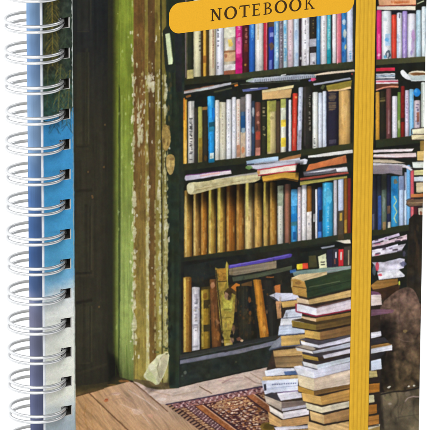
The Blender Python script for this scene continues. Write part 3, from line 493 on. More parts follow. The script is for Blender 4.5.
# ---- rug
I_rug = new_id('printed_rug')
O = np.array([165.6,404.4]); A = np.array([1.0,-.186]); B = np.array([.80,.60])
Mi = np.linalg.inv(np.array([[A[0],B[0]],[A[1],B[1]]]))
def rug(X, Y):
    a = Mi[0,0]*(X-O[0])+Mi[0,1]*(Y-O[1]); b = Mi[1,0]*(X-O[0])+Mi[1,1]*(Y-O[1])
    c = np.ones(X.shape+(3,))*np.array([112,70,60])
    n1 = vn(a,b*1.4,1.9,81); n2 = vn(a,b,3.4,82); n3 = vn(a,b*1.3,1.0,83); wob = .12*n2+.16*n1
    c = c*0+np.array([92,58,52])
    def put(m, col): nonlocal c; c = np.where(m[...,None], np.array(col), c)
    aw = a+2.6*vn(a,b,7,87)+1.3*n1; bw_ = b+1.5*vn(a,b,6,88)+.7*n3; lat = np.sin(aw*.52)*np.sin(bw_*1.05)+.18*n3
    put(n3 > .3, (140,88,72)); put(np.abs(lat) < .12, (60,34,36)); put(lat > .42, (198,158,134)); put(lat > .68, (232,208,184)); put((lat < -.5), (168,104,70)); put((lat < -.7), (206,160,120)); put((n1 < -.5), (54,30,34)); put((n2 < -.55)&(n1>-.2), (146,94,52))
    top = b < 8.5
    put((a > 0) & (a <= 6), (150,114,88)); put((a <= 6.6) & (np.sin(b*1.7+a*.6)+.5*n3 > .15), (48,32,32)); put((a > 6) & (a <= 7.2), (70,44,40))
    m = (a > 7.2) & (a <= 12.5); put(m, (150,106,72)); put(m & (np.sin(b*1.9)+n3 > .5), (204,168,132)); put(m & (np.sin(b*1.9)+n3 < -.7), (80,50,44))
    put((a > 12.5) & (a <= 13.6), (66,40,42)); m = (a > 13.6) & (a <= 21); put(m, (112,74,74)); put(m & (np.sin(b*2.1+a*1.2)+n3 > .6), (206,174,166)); put(m & (np.sin(b*2.1-a*1.0)+n3 < -.7), (56,36,42)); put((a > 21) & (a <= 22), (62,38,40))
    m = (a > 22) & (a <= 28.4); put(m, (148,88,50)); put(m & (n1 > .1), (172,110,66)); put(m & (n3 > .55), (120,68,42)); put((a > 28.4) & (a <= 29.8) & (b > 8), (216,164,132)); put((a > 29.8) & (a <= 32.4) & (b > 8), (58,34,38))
    put(top & (b > 1) & (a > 4), (142,96,94)); put(top & (a > 4) & (np.sin(a*1.1+b*1.3)+1.2*n3 > .5), (212,180,176)); put(top & (a > 4) & (np.sin(a*1.3)-n1*1.2 < -.75), (74,44,50)); put((b > 8.5) & (b < 9.5) & (a > 20), (74,42,42)); put(top & (b > 6.6) & (n1 > .2) & (a > 20), (176,122,104))
    put(b <= 1.1, (52,38,52))
    for (cx,cy,rx,ry) in [(57,15,22,7.0),(44,15,9,4.2),(104,42,26,10),(66,44,15,6),(92,14,9,4)]:
        q = np.hypot((a-cx)/rx,(b-cy)/ry)+wob*.8
        put(q < 1.04, (70,40,42)); put(q < .97, (176,120,74)); put((q < .9) & (q > .80), (232,196,150)); put((q <= .80) & (q > .70), (96,52,46)); put((q <= .7) & (n3 > -.1), (206,160,112)); put((q <= .7) & (n3 <= -.1), (150,92,62)); put((q <= .46) & (q > .36), (84,46,44)); put((q <= .36) & (n3 > -.2), (238,212,172)); put((q <= .16), (110,64,50))
    m = (a > 74) & (a < 81) & (b > 8.5); put(m, (156,94,58)); put(m & (n1 > .2), (184,122,82)); put((a > 81) & (a < 82.4) & (b > 8.5), (224,180,150)); put((a > 82.4) & (a < 84.6) & (b > 8.5), (60,36,40)); put((a>72.4)&(a<74)&(b>8.5),(60,36,40))
    gr = .13*fbm(X,Y,3,86)+.08*fbm(X,Y,16,87)
    return c*(1+gr[...,None])
inside([(165.6,404.4),(262,386.4),(330,374),(400,590),(410,590)], rug, I_rug)
stroke([(165.6,404.6),(262,386.4)],1.2,(60,48,66),.9)
blob(268,427,8,5,(146,112,46),id=I_rug,jit=.08); blob(268,427,5.6,3.2,(104,84,32),.9)
shade([(255,388),(272,392),(290,440),(262,430)], .8, 4)

# ---- chair post and leather at the right edge
I_post = new_id('printed_dark_post'); poly([(409,219),(414,214),(424,215),(440,216),(440,306),(406,306)], (46,40,31), I_post, lines=.3, ldir=(-.03,1), ls=2.2, mott=.2); 
for k in range(12): blob(random.uniform(414,420),random.uniform(226,290),random.uniform(.8,1.8),random.uniform(4,10),random.choice([(78,60,36),(64,48,32),(34,30,26)]),.45)
poly([(372,296),(384,300),(440,300),(440,590),(372,590)], (56,48,38), I_post, mott=.25, mscale=12)
I_hide = new_id('printed_leather_seat')
def hide(X, Y):
    t = np.clip((Y-292)/85,0,1)[...,None]; rr_ = np.random.default_rng(77)
    pts = np.stack([rr_.uniform(378,426,34), rr_.uniform(284,396,34)], 1); Xw = X+1.6*vn(X,Y,5,92); Yw = (Y+1.6*vn(X,Y,5,93))*.85
    d = np.stack([np.hypot(Xw-p[0], Yw-p[1]*.85) for p in pts], 0); d.sort(axis=0); cre = np.clip((d[1]-d[0])/4.2,0,1)[...,None]; f1 = np.clip(d[0]/9,0,1)[...,None]
    c = np.array([126,98,84])*(1-t)+np.array([88,72,50])*t
    n = fbm(X,Y,11,91)[...,None]; n3 = fbm(X,Y,2.6,96)[...,None]
    return c*(.70+.15*smooth(cre)+.20*(1-f1)+.40*n+.24*n3+.12*vn(X,Y,4.4,98)[...,None])
inside(ch([(383,302),(389,296.6),(395,292),(402,288),(409,287),(414,290),(418,297),(420,306),(440,306),(440,386),(420,388),(400,392),(384,396),(380,372),(388,352),(384,330),(372,322),(372,313),(382,306)],2), hide, I_hide)
shade([(383,318),(394,322),(396,345),(386,350),(374,340)], .45, 6); shade([(380,352),(392,352),(396,386),(380,392)], .45, 6); shade([(398,330),(404,318),(414,322),(406,345)], .78, 5)
blob(405,331,2.2,1.8,(160,136,88),.6); blob(399,320,3.4,4,(132,106,98),.25,jit=.1); blob(405,300,5,4,(134,108,102),.2,jit=.1)
stroke([(401,306),(399,318),(403,328)],1,(66,48,44),.4); stroke([(398,338),(404,341),(412,342)],1.2,(134,106,96),.4)
I_sack = new_id('printed_sack')
def sack(X, Y):
    n = fbm(X,Y*.8,11,101)[...,None]; n2 = vn(X+3*vn(X,Y,9,105),Y*.5,5,103)[...,None]; n4 = np.abs(vn(X+5*vn(X,Y,12,107),Y*.7,9,106))[...,None]; return np.array([100,88,68])*(.80+.45*np.clip(n4*2,0,.7)+.30*n+.14*n2+.10*fbm(X,Y,2.4,108)[...,None])
inside([(374,402),(380,393),(392,391),(404,391),(420,387),(440,386),(440,590),(372,590),(376,430)], sack, I_sack)
stroke([(405,401.6),(408,398),(413,396.6),(426,397.4)],1.3,(156,134,126),.9); stroke([(404,402),(400,415)],1,(70,62,48),.6); stroke([(380,394.6),(394,391.6),(406,391),(422,387)],1.6,(34,30,24),.9)
for (x,y) in [(389.6,386.6),(388.4,387.6),(408.8,386.4),(414,385.6)]: blob(x,y,1.3,.9,(226,222,206),.9)
blob(390,404,1.8,1.2,(170,156,140),.8); blob(388,398,5,3,(120,112,80),.5); blob(408,394,3,2.4,(126,112,96),.5); blob(397,415,5,8,(112,100,80),.35); blob(412,418,4,9,(80,76,60),.4); blob(384,416,4,8,(70,62,50),.4); stroke([(396,418),(420,414)],1,(68,60,48),.5); stroke([(404,402),(398,408),(399,424)],1.4,(70,64,48),.4)
shade([(374,402),(382,396),(384,430),(374,430)], .6, 3)

# ---- stacks of books on the floor
def stk(*faces, name='printed_book'):
    id = new_id(name)
    for f in faces:
        pts, c = f[0], f[1]; ln = f[2] if len(f) > 2 else .16
        poly(pts, c, id, lines=ln, mott=.08, mscale=5, ls=.8)
    return id
DKC = (44,36,30)
I_sh = new_id('printed_book')
poly([(266,372),(276,340),(284,300),(300,296),(312,330),(312,446),(278,446),(270,410)], (52,42,34), I_sh, mott=.2); poly([(294,282),(300,272),(356,264),(380,300),(381,448),(306,448),(300,400),(300,330)], (50,40,32), I_sh, mott=.2)
# right stack (in front of the post), pieces visible beyond the band
for fs in [[([(371,294),(381,294.4),(382,304.6),(371,306)],(222,206,201),.1),([(371,291),(378,292),(381.6,294.4),(371,295)],(120,80,104),.1)],[([(371,309.6),(384,309),(394.6,310),(392,313),(371,316)],(108,76,90),.2)],
 [([(371,332.4),(381,331),(381.6,335.8),(371,338.4)],(226,223,231),.1)],[([(371,339),(384,337),(389,341.6),(371,345)],(48,46,52),.2)],[([(371,349),(392,344.4),(392.4,350),(371,353.6)],(216,216,226),.12),([(371,346),(388,342.6),(392,344.6),(371,349)],(152,112,62),.2)],
 [([(371,354),(386,351.6),(380,358),(371,360)],(40,36,36),.2)],[([(371,360.6),(381,358.6),(382,369),(371,370.6)],(211,219,236),.08)],[([(366,371),(376.6,370.6),(377.6,377),(366,378)],(190,171,112),.14)],[([(366,378),(379,377),(376,384),(366,384)],DKC,.1)],
 [([(366,384.4),(379.6,383),(379.6,391.6),(366,394)],(168,110,42),.2)],[([(366,395.4),(374,395),(374.6,402),(366,404)],(198,188,146),.14)],[([(366,405.6),(376.6,404),(377,413),(366,415)],(160,104,42),.2)],[([(366,416.4),(379,414.6),(379,423.6),(366,426)],(160,106,46),.2)],[([(366,427.2),(380,423.8),(380,426),(366,430)],(206,196,172),.1)],[([(366,430),(380,426.4),(380,440),(366,442)],(170,140,80),.14)]]: stk(*fs)
for y in (394.4,404,415.4,426.6,378.6,383.4): stroke([(366,y),(379,y-1.4)],1,(36,28,22),.8)
# left stack
stk(([(269,295.4),(276,292.6),(296,293),(300,299),(292,299.6),(279,301.4),(274,297)],(216,213,227),.06)); stroke([(270,296),(278,301.4),(298,299.4)],.7,(120,116,140),.7)
stk(([(275.6,301.4),(281,301),(281.6,318),(277.4,319)],(190,140,96),.08)); stk(([(281,301.6),(298,300),(298,306),(282.6,307.6)],(200,160,92),.12)); poly([(282,307.6),(298,306),(298,310),(284,313)],(46,38,34),None)
stk(([(286,310),(302,308),(302,317),(283,318)],(212,216,228),.1)); stk(([(281,318.6),(304,317),(304,325),(280,326)],(226,226,232),.12)); stk(([(279,326),(304,324),(305,333),(278,335.4)],(198,206,222),.14)); stroke([(281,318.4),(302,316.8)],1,(110,116,136),.8); stroke([(279.6,326),(303,324.4)],.9,(150,156,176),.8); stroke([(278,335.6),(304,333.6)],1.2,(84,90,110),.8)
stk(([(280.6,336),(305,334.4),(305,344.6),(281,346)],(208,170,100),.16),([(268.6,349.6),(276,340),(281,336),(281.4,346)],(126,130,142),.1)); stroke([(269,350),(281,346.6),(304,345)],1.2,(84,90,112),.9)
stk(([(273,350.6),(303,347.6),(303,356),(274,357)],(196,158,100),.14)); stk(([(274,357.4),(303,356),(303,367),(276,367.6)],(142,114,78),.22)); stroke([(274,357),(302,355.6)],1,(84,60,40),.8)
stk(([(264.6,371),(276,368.4),(298,368),(298,374.4),(285,375),(266,376.6)],(222,224,236),.1),([(284,371.6),(298,370.6),(298,374.6),(285,375)],(82,104,146),.1)); stk(([(262,377),(298,375),(298,378.6),(263,381)],(202,168,116),.14))
stk(([(261.4,381),(298,378.6),(298,391),(276,392.6),(265,395),(263,388)],(223,226,241),.08)); 
for x in np.arange(272,297,2.3): stroke([(x,384.8-(x-272)*.06),(x+random.uniform(.8,1.9),384.6-(x-272)*.06)],1,(70,76,110),.8)
poly([(263.6,384.6),(266,384.2),(266.6,390.6),(264.4,391)],(50,50,60),None); stroke([(267,389),(298,385.6)],.7,(150,160,190),.7)
stk(([(276.6,393.6),(290,391.4),(301,391),(302,397.6),(281,401)],(217,212,220),.12),([(263.6,395),(272,392.6),(277,393.4),(280.6,401.4),(276,402)],(58,54,58),.1)); stroke([(277,393),(300,390.6)],1,(110,84,120),.8)
stk(([(264.6,395.6),(281.6,402.2),(281.6,411),(266,402.6)],(192,176,160),.12),([(281.6,402.2),(307,400),(307,405),(281.6,411)],(112,98,92),.16)); stk(([(282,408.6),(307,404.4),(307,407.6),(282,412)],(192,187,198),.2)); stroke([(282,412),(307,407.8)],1,(52,44,44),.9)
stk(([(269,405.6),(283,413.8),(283,419.4),(270,411.6)],(232,221,210),.08),([(283,412.4),(309,408),(309,414.4),(283,419.4)],(226,217,222),.08)); stroke([(270,412),(283,419.8),(309,414.8)],.9,(60,48,44),.8)
stk(([(268,412),(281.4,420.2),(281.4,428),(269.6,424)],(217,172,112),.14),([(281.4,420.2),(309,416),(309,423.4),(281.4,428)],(192,147,96),.18)); stroke([(270,424.6),(281.4,428.6),(309,424)],1.1,(50,40,38),.9)
stk(([(274,427),(309,425),(309,428),(276,431)],(196,190,196),.16)); stk(([(273,431.4),(309,428.4),(309,440),(274,442)],(180,140,90),.16))
# front stack
stk(([(292,271.4),(330,267.4),(351,265.6),(351,269),(326,274),(294,276.6)],(120,140,130),.16)); stroke([(290,272),(296,270.4)],3,(60,110,180),.8); stroke([(326,272),(351,267)],1.4,(150,150,162),.8)
stk(([(303,281.4),(326,275),(351,269),(351,288),(307,298)],(45,60,40),.12),([(290.6,279),(296,276.6),(304,280),(306.4,288),(307,297.6),(293,294.4),(291.4,287)],(178,136,68),.1),([(291,278),(300,274.6),(327,271.6),(327,274.6),(304,281)],(205,182,140),.2))
stroke([(291,279.6),(298,277.6),(304,281.6)],1.2,(214,190,140),.8); stroke([(293,286.4),(306,288.4)],1,(90,64,34),.8); blob(298,283,3.4,1.6,(130,90,50),.6); stroke([(309,287.2),(340,281.4)],.9,(112,120,84),.7); stroke([(306,292),(351,281)],.9,(30,38,28),.6); blob(296,291,2,3,(200,158,80),.6); stroke([(291.6,287),(292,281)],1.4,(220,190,140),.6)
stk(([(296.4,297.4),(308,300),(309.4,304.6),(297,302.6)],(236,205,168),.08),([(308,300),(351,290),(351,297),(309.6,304.6)],(204,170,112),.14)); stroke([(307,298.4),(351,288.6)],.9,(36,40,28),.9)
stk(([(296,303.6),(316.4,308.2),(316.4,315.6),(296,311)],(233,230,236),.05),([(316.4,308),(351,299.4),(351,309),(316.4,315.6)],(218,203,208),.12)); stroke([(296,303.6),(296,311.6),(316,316.4),(351,309.6)],1.3,(150,38,60),.9); stroke([(297,303.4),(316,307.4),(351,298.6)],.9,(120,84,80),.8)
stk(([(301,316.2),(316,318.6),(316,322),(302,320.4)],(228,192,150),.08),([(316,318.2),(351,312),(351,316),(316,322)],(142,108,56),.14))
stk(([(291.4,320.4),(316,325),(316,330.6),(292.4,326.6)],(130,108,48),.16),([(316,325),(351,318),(351,324),(316,330.6)],(92,72,40),.18),([(291.4,320),(302,318.4),(316,322),(351,315.4),(351,318),(316,325)],(66,52,32),.1)); stroke([(292,327),(316,331),(351,324.4)],1.1,(38,28,20),.9); stroke([(293,321.4),(292.4,326)],1.2,(170,140,70),.7)
stk(([(304.6,329.8),(320,332.4),(320,340),(305,337.4)],(208,168,92),.14),([(320,332.2),(351,325.6),(351,334.6),(320,340)],(134,98,58),.18))
stk(([(300.6,341),(318.4,345),(319,348),(301.6,344.6)],(232,230,236),.06),([(318.4,345),(351,337),(351,341.4),(319,348)],(218,213,228),.1),([(299.6,339.6),(305,338),(320,341),(351,334.6),(351,337),(318.4,344.8)],(76,70,76),.1)); stroke([(300,340),(301,345),(319,348.4),(351,342)],1,(60,54,62),.9)
stk(([(295.4,347.6),(312,351),(313.6,354),(297,350.6)],(226,222,222),.1),([(312,351),(351,342.4),(351,347),(314,353.6)],(176,178,190),.2),([(295,346.6),(304,345),(313,347),(316,349),(312,351)],(160,146,130),.1)); stroke([(295,347),(312,350.8),(330,347)],.9,(66,56,50),.9)
poly([(302,352),(314,354),(351,347),(351,350),(322,357),(303,355)],(56,50,54),None,mott=.15)
stk(([(302.4,354),(318,357.4),(318.6,361.4),(303.6,358.4)],(172,138,60),.18)); stk(([(322.4,355.4),(351,348.6),(351,353),(324,358.6)],(202,197,207),.16)); poly([(304,358.6),(322,361.6),(351,354),(351,357),(316,364),(303,361)],(50,44,48),None,mott=.15)
stk(([(301.6,361.2),(316.6,364.6),(318,369.2),(303.6,365.6)],(228,226,228),.08),([(316.6,364.6),(351,357),(351,361.4),(318,369.2)],(206,212,222),.12)); stroke([(302,361),(303.4,366),(318,369.6),(351,362)],.9,(74,74,84),.8)
stk(([(293.6,366.6),(300,365.4),(316,369.6),(351,361.8),(351,369),(314.4,378.4),(297.6,374.6)],(222,220,233),.07),([(293.6,366.6),(314,372.6),(314.4,378.4),(297.6,374.6)],(236,235,240),.04)); stroke([(294,368),(298,375),(314,378.6),(351,369.4)],.8,(150,140,150),.8)
stk(([(297.4,375),(314,378.6),(314,390.6),(299,386)],(222,203,168),.09),([(314,378.6),(351,369.6),(351,384),(314,390.6)],(212,190,168),.13)); 
stk(([(297.6,386),(314,391),(314,395.6),(298.4,391.4)],(182,138,58),.1),([(314,391),(351,384.2),(351,388),(314,395.6)],(120,88,48),.16)); stroke([(298,391.8),(314,396),(351,388.6)],1,(44,34,24),.9)
stk(([(301.4,392.6),(320.4,396.4),(322,405),(303,401)],(216,174,102),.1),([(320.4,396.2),(351,388.8),(351,400),(322,405)],(176,132,70),.18))
stk(([(305.4,402.6),(322,407),(322,413),(307,409)],(221,210,178),.1),([(322,407),(351,400.6),(351,407),(322,413)],(206,194,170),.12)); stroke([(303,401.4),(322,405.6),(351,400.2)],.9,(70,54,36),.8); stroke([(307,409.4),(322,413.6),(351,407.4)],1.1,(44,36,30),.9)
stk(([(309.6,410.6),(324,415),(324.4,424),(311,420)],(210,174,118),.12),([(324,415),(351,408.6),(351,420),(324.4,424)],(170,129,82),.2)); stroke([(310,420.4),(324,424.6),(351,420)],1.2,(40,32,28),.9)
stk(([(307.6,421),(324,426),(351,421),(351,442),(309,442)],(208,172,118),.16))
for k in range(12):
    y = 442+k*9; c = random.choice([(208,172,118),(222,206,180),(170,124,70),(206,206,216)]); x = 306+random.uniform(-4,4)
    stk(([(x,y),(x+16,y+4),(380,y-6),(380,y+3),(x+16,y+13),(x,y+8)],c,.16)); stroke([(x,y+8.6),(x+16,y+13),(380,y+3)],1.1,(44,36,30),.9)
    c = random.choice([(208,172,118),(222,206,180),(170,124,70),(206,206,216)])
    stk(([(274,y),(x,y-1),(x,y+7),(274,y+8)],c,.16)); stroke([(274,y+8),(x,y+7.4)],1,(44,36,30),.9)

def scuff(x0,y0,x1,y1,n,cols,r0=.3,r1=1.2,al=.5):
    for _ in range(n): blob(random.uniform(x0,x1),random.uniform(y0,y1),random.uniform(r0,r1),random.uniform(r0,r1)*1.5,random.choice(cols),random.uniform(al*.4,al),n=8,jit=.5)
scuff(217,269,227,292,26,[(110,80,32),(196,160,76),(84,62,28),(206,178,96)]); scuff(221,296,234,342,46,[(110,100,36),(206,196,92),(84,72,28),(190,176,80),(140,110,60)]); scuff(222,318,234,346,14,[(206,170,140),(120,86,40)])
scuff(208,282,222,340,26,[(150,100,60),(70,44,22),(176,126,84)]); scuff(236,286,256,338,40,[(84,56,30),(24,22,18),(110,70,36),(66,48,30)],.4,2,.5); scuff(255,284,268,334,16,[(150,92,32),(214,152,66),(120,74,28)]); scuff(184,280,191,350,18,[(206,180,90),(96,60,24)]); scuff(201,290,210,348,18,[(180,150,60),(84,60,22)])
# grime and small clutter of the darker shelf
for k in range(120):
    x = random.uniform(186,292); y = random.uniform(268,336)-(x-186)*.1; blob(x,y,random.uniform(.4,1.6),random.uniform(.6,4),random.choice([(24,24,20),(90,64,30),(60,46,26),(130,96,50),(34,36,30)]),random.uniform(.1,.35),n=9,jit=.5)
# ---- hinge flap print (seaside palm, sky, cloud): left of the fold
I_flap = new_id('hinge_flap'); C_keep = C.copy()
def flap(X, Y):
    n = fbm(X,Y,9,111)[...,None]; n2 = fbm(X,Y,3.4,114)[...,None]
    st = [(112,(52,128,180)),(150,(62,142,194)),(220,(70,152,200)),(262,(86,158,196)),(282,(120,172,204)),(294,(202,212,214)),(310,(224,226,220)),(345,(222,223,212)),(398,(226,226,212)),(409,(196,202,200)),(425,(160,172,178)),(600,(120,130,140))]
    ys = [s[0] for s in st]; c = np.stack([np.interp(Y+5*n[...,0]+(X-58)*.3, ys, [s[1][k] for s in st]) for k in range(3)], -1)
    c = c*(1+.03*n+.02*n2); cl = ((Y > 300) & (Y < 405) & (n2[...,0]+.5*n[...,0] > .62))[...,None]; c = np.where(cl, c*.93, c)
    g = np.array([50,54,40])*(1+.5*n2)+np.array([-6,0,6])*np.clip((X-56)/12,0,1)[...,None]
    ge = np.array([42,68,60])*(1+.5*n2)
    t = np.clip((Y-64+2*n[...,0])/26,0,1)[...,None]; g = g*(1-t)+ge*t
    e = (Y+ (X-56)*.5+ 9*n2[...,0] < 116)[...,None]; return np.where(e, g, c)
FX, FL = 35.4, .9                  # flap width and thickness
fe0, fe1 = proj(FX+.5, 297, FL), proj(FX+.5, -392, FL)
inside([(30,fe0[1]),fe0,fe1,(30,fe1[1])], flap, I_flap)
def frond(x0,y0,x1,y1,n,l,col):
    stroke([(x0,y0),(x1,y1)],1.0,col,.7)
    for k in range(n):
        t = k/n; x = x0+(x1-x0)*t; y = y0+(y1-y0)*t
        for s in (-1,1): stroke([(x,y),(x+s*l*random.uniform(.2,.5),y+l*random.uniform(.25,.5)),(x+s*l*random.uniform(.6,.95),y+l*random.uniform(.9,1.5))],.55,tuple(np.array(col)*random.uniform(.5,1.05)),.6)
for a in [(52,-14,52.6,66,46,8,(168,144,58)),(61,64,58,112,26,7,(140,132,66)),(45,6,43.6,62,22,7,(78,84,52)),(67,14,64,60,22,7,(66,84,62)),(65,84,67,126,20,7,(60,84,76)),(56,100,54,128,12,7,(46,78,84)),(48,62,47,108,16,6,(84,84,52)),(70,70,68,110,12,6,(120,112,58))]: frond(*a)
for k in range(30): stroke([(random.uniform(44,72),random.uniform(-5,100))]*1+[(random.uniform(44,72),random.uniform(20,118))],.5,(70,84,60),.25)
C[I != I_flap] = C_keep[I != I_flap]
# ---- finish: slight print softness and paper grain
def blur(a, s):
    k = np.exp(-.5*(np.arange(-4,5)/s)**2); k /= k.sum(); out = np.zeros_like(a)
    p = np.pad(a, ((4,4),(4,4),(0,0)), mode='edge'); t = sum(k[i]*p[i:i+a.shape[0],:,:] for i in range(9)); return sum(k[i]*t[:,i:i+a.shape[1],:] for i in range(9))
C = blur(C.astype(np.float32), 1.55)
C = C + .16*(C-blur(blur(C,2.8),2.8))           # print sharpening
C *= (1+.022*rng.standard_normal((CH//2+1,CW//2+1)).astype(np.float32).repeat(2,0).repeat(2,1)[:CH,:CW,None])
C += blur(rng.standard_normal((CH,CW,3)).astype(np.float32), 1.7)*9
C *= (1+.035*fbm(gx,gy,2.6,201)+.03*fbm(gx,gy,9,205))[...,None]
C = np.clip(C, 4, 252)
def lin(c): c = np.asarray(c, np.float64)/255; return np.where(c <= .04045, c/12.92, ((c+.055)/1.055)**2.4)
CL = (lin(C)/GAIN).astype(np.float32)
def sample(px, py):
    px, py = px+.12*vn(px,py,2.4,211)+.08*vn(px,py,17,212), py+.15*vn(px,py,3.0,213)+.22*vn(px,py,17,214)
    fx = np.clip((px-CX0)*S-.5, 0, CW-1.01); fy = np.clip((py-CY0)*S-.5, 0, CH-1.01)
    x0 = fx.astype(int); y0 = fy.astype(int); a = (fx-x0)[...,None]; b = (fy-y0)[...,None]
    return (CL[y0,x0]*(1-a)+CL[y0,x0+1]*a)*(1-b)+(CL[y0+1,x0]*(1-a)+CL[y0+1,x0+1]*a)*b

# ------------------------------------------------------------------ materials
def mat(name, col, rough=.5, metal=0.0, spec=.3):
    m = bpy.data.materials.new(name); m.use_nodes = True; b = m.node_tree.nodes['Principled BSDF']
    b.inputs['Base Color'].default_value = (*[float(v) for v in col], 1); b.inputs['Roughness'].default_value = rough; b.inputs['Metallic'].default_value = metal; b.inputs['Specular IOR Level'].default_value = spec
    return m
def noisy(m, scale, amt, coord='Object', stretch=(1,1,1), bump=0, detail=3):
    nt = m.node_tree; b = nt.nodes['Principled BSDF']; tc = nt.nodes.new('ShaderNodeTexCoord'); mp = nt.nodes.new('ShaderNodeMapping'); mp.inputs['Scale'].default_value = stretch
    n = nt.nodes.new('ShaderNodeTexNoise'); n.inputs['Scale'].default_value = scale; n.inputs['Detail'].default_value = detail
    nt.links.new(tc.outputs[coord], mp.inputs['Vector']); nt.links.new(mp.outputs['Vector'], n.inputs['Vector'])
    r = nt.nodes.new('ShaderNodeMapRange'); r.inputs[1].default_value = .25; r.inputs[2].default_value = .75; r.inputs[3].default_value = 1-amt; r.inputs[4].default_value = 1+amt
    nt.links.new(n.outputs['Fac'], r.inputs[0]); mx = nt.nodes.new('ShaderNodeVectorMath'); mx.operation = 'SCALE'
    src = b.inputs['Base Color']
    if src.is_linked: nt.links.new(src.links[0].from_socket, mx.inputs[0])
    else: mx.inputs[0].default_value = src.default_value[:3]
    nt.links.new(r.outputs[0], mx.inputs['Scale']); nt.links.new(mx.outputs[0], src)
    if bump:
        bp = nt.nodes.new('ShaderNodeBump'); bp.inputs['Strength'].default_value = bump; bp.inputs['Distance'].default_value = U*.5; nt.links.new(n.outputs['Fac'], bp.inputs['Height']); nt.links.new(bp.outputs['Normal'], b.inputs['Normal'])
    return m
def ink(name):
    m = mat(name, (.5,.5,.5), .5, 0, .06); nt = m.node_tree; a = nt.nodes.new('ShaderNodeAttribute'); a.attribute_name = 'ink'; nt.links.new(a.outputs['Color'], nt.nodes['Principled BSDF'].inputs['Base Color'])
    return noisy(m, 5200, .05, detail=2)
M_ink = ink('printed_ink')
M_board = noisy(mat('cover_board', lin((232,230,224))/GAIN, .7), 900, .08)
M_paper_shade = noisy(mat('page_paper_hole_shade', lin((96,92,86)), .9, 0, .05), 400, .12, stretch=(1,1,40))  # paper colour darkened to put shade inside the punched holes
M_label = noisy(mat('label_yellow', lin((241,179,44))/GAIN, .5, 0, .06), 2600, .07, detail=4)
M_letter = noisy(mat('letter_brown', lin((66,44,16))/GAIN, .5, 0, .1), 3000, .25)
M_band = mat('elastic_yellow', lin((226,176,48))/GAIN, .75, 0, .1)
M_wire = noisy(mat('coil_wire', (.56,.565,.57), .42, 1.0, .5), 700, .05)
M_table = noisy(mat('white_board', (.88,.88,.88), .9, 0, .0), 30, .01)
# woven elastic: fine cross ribs as bump and colour
nt = M_band.node_tree; b = nt.nodes['Principled BSDF']; tc = nt.nodes.new('ShaderNodeTexCoord')
wv = nt.nodes.new('ShaderNodeTexWave'); wv.bands_direction = 'Y'; wv.inputs['Scale'].default_value = 420; wv.inputs['Distortion'].default_value = 1.2; wv.inputs['Detail'].default_value = 2; wv.inputs['Detail Scale'].default_value = 3
nt.links.new(tc.outputs['Object'], wv.inputs['Vector'])
ca = nt.nodes.new('ShaderNodeAttribute'); ca.attribute_name = 'ink'
mr = nt.nodes.new('ShaderNodeMapRange'); mr.inputs[3].default_value = .985; mr.inputs[4].default_value = 1.01; nt.links.new(wv.outputs['Fac'], mr.inputs[0])
mx = nt.nodes.new('ShaderNodeVectorMath'); mx.operation = 'SCALE'; nt.links.new(ca.outputs['Color'], mx.inputs[0]); nt.links.new(mr.outputs[0], mx.inputs['Scale']); nt.links.new(mx.outputs[0], b.inputs['Base Color'])
bp = nt.nodes.new('ShaderNodeBump'); bp.inputs['Strength'].default_value = .04; bp.inputs['Distance'].default_value = U*.4; nt.links.new(wv.outputs['Fac'], bp.inputs['Height']); nt.links.new(bp.outputs['Normal'], b.inputs['Normal'])
noisy(M_band, 2600, .10, stretch=(1,.08,1)); noisy(M_band, 500, .04)

# ------------------------------------------------------------------ mesh helpers
def link(name, me, m, parent):
    o = bpy.data.objects.new(name, me); sc.collection.objects.link(o)
    if m is not None: me.materials.append(m)
    if parent is not None: o.parent = parent
    return o
def quads_mesh(name, V, F, col=None):
    me = bpy.data.meshes.new(name); n, f = len(V), len(F)
    me.vertices.add(n); me.vertices.foreach_set('co', np.ascontiguousarray(V, np.float32).ravel())
    me.loops.add(f*4); me.loops.foreach_set('vertex_index', np.ascontiguousarray(F, np.int32).ravel())
    me.polygons.add(f); me.polygons.foreach_set('loop_start', np.arange(0, f*4, 4, dtype=np.int32)); me.polygons.foreach_set('loop_total', np.full(f, 4, np.int32))
    me.update(calc_edges=True)
    if col is not None:
        a = me.color_attributes.new('ink', 'FLOAT_COLOR', 'POINT'); a.data.foreach_set('color', np.concatenate([col, np.ones((n,1))], 1).astype(np.float32).ravel())
    return me
def py_mesh(name, V, F): me = bpy.data.meshes.new(name); me.from_pydata([tuple(v) for v in V], [], F); me.update(); return me
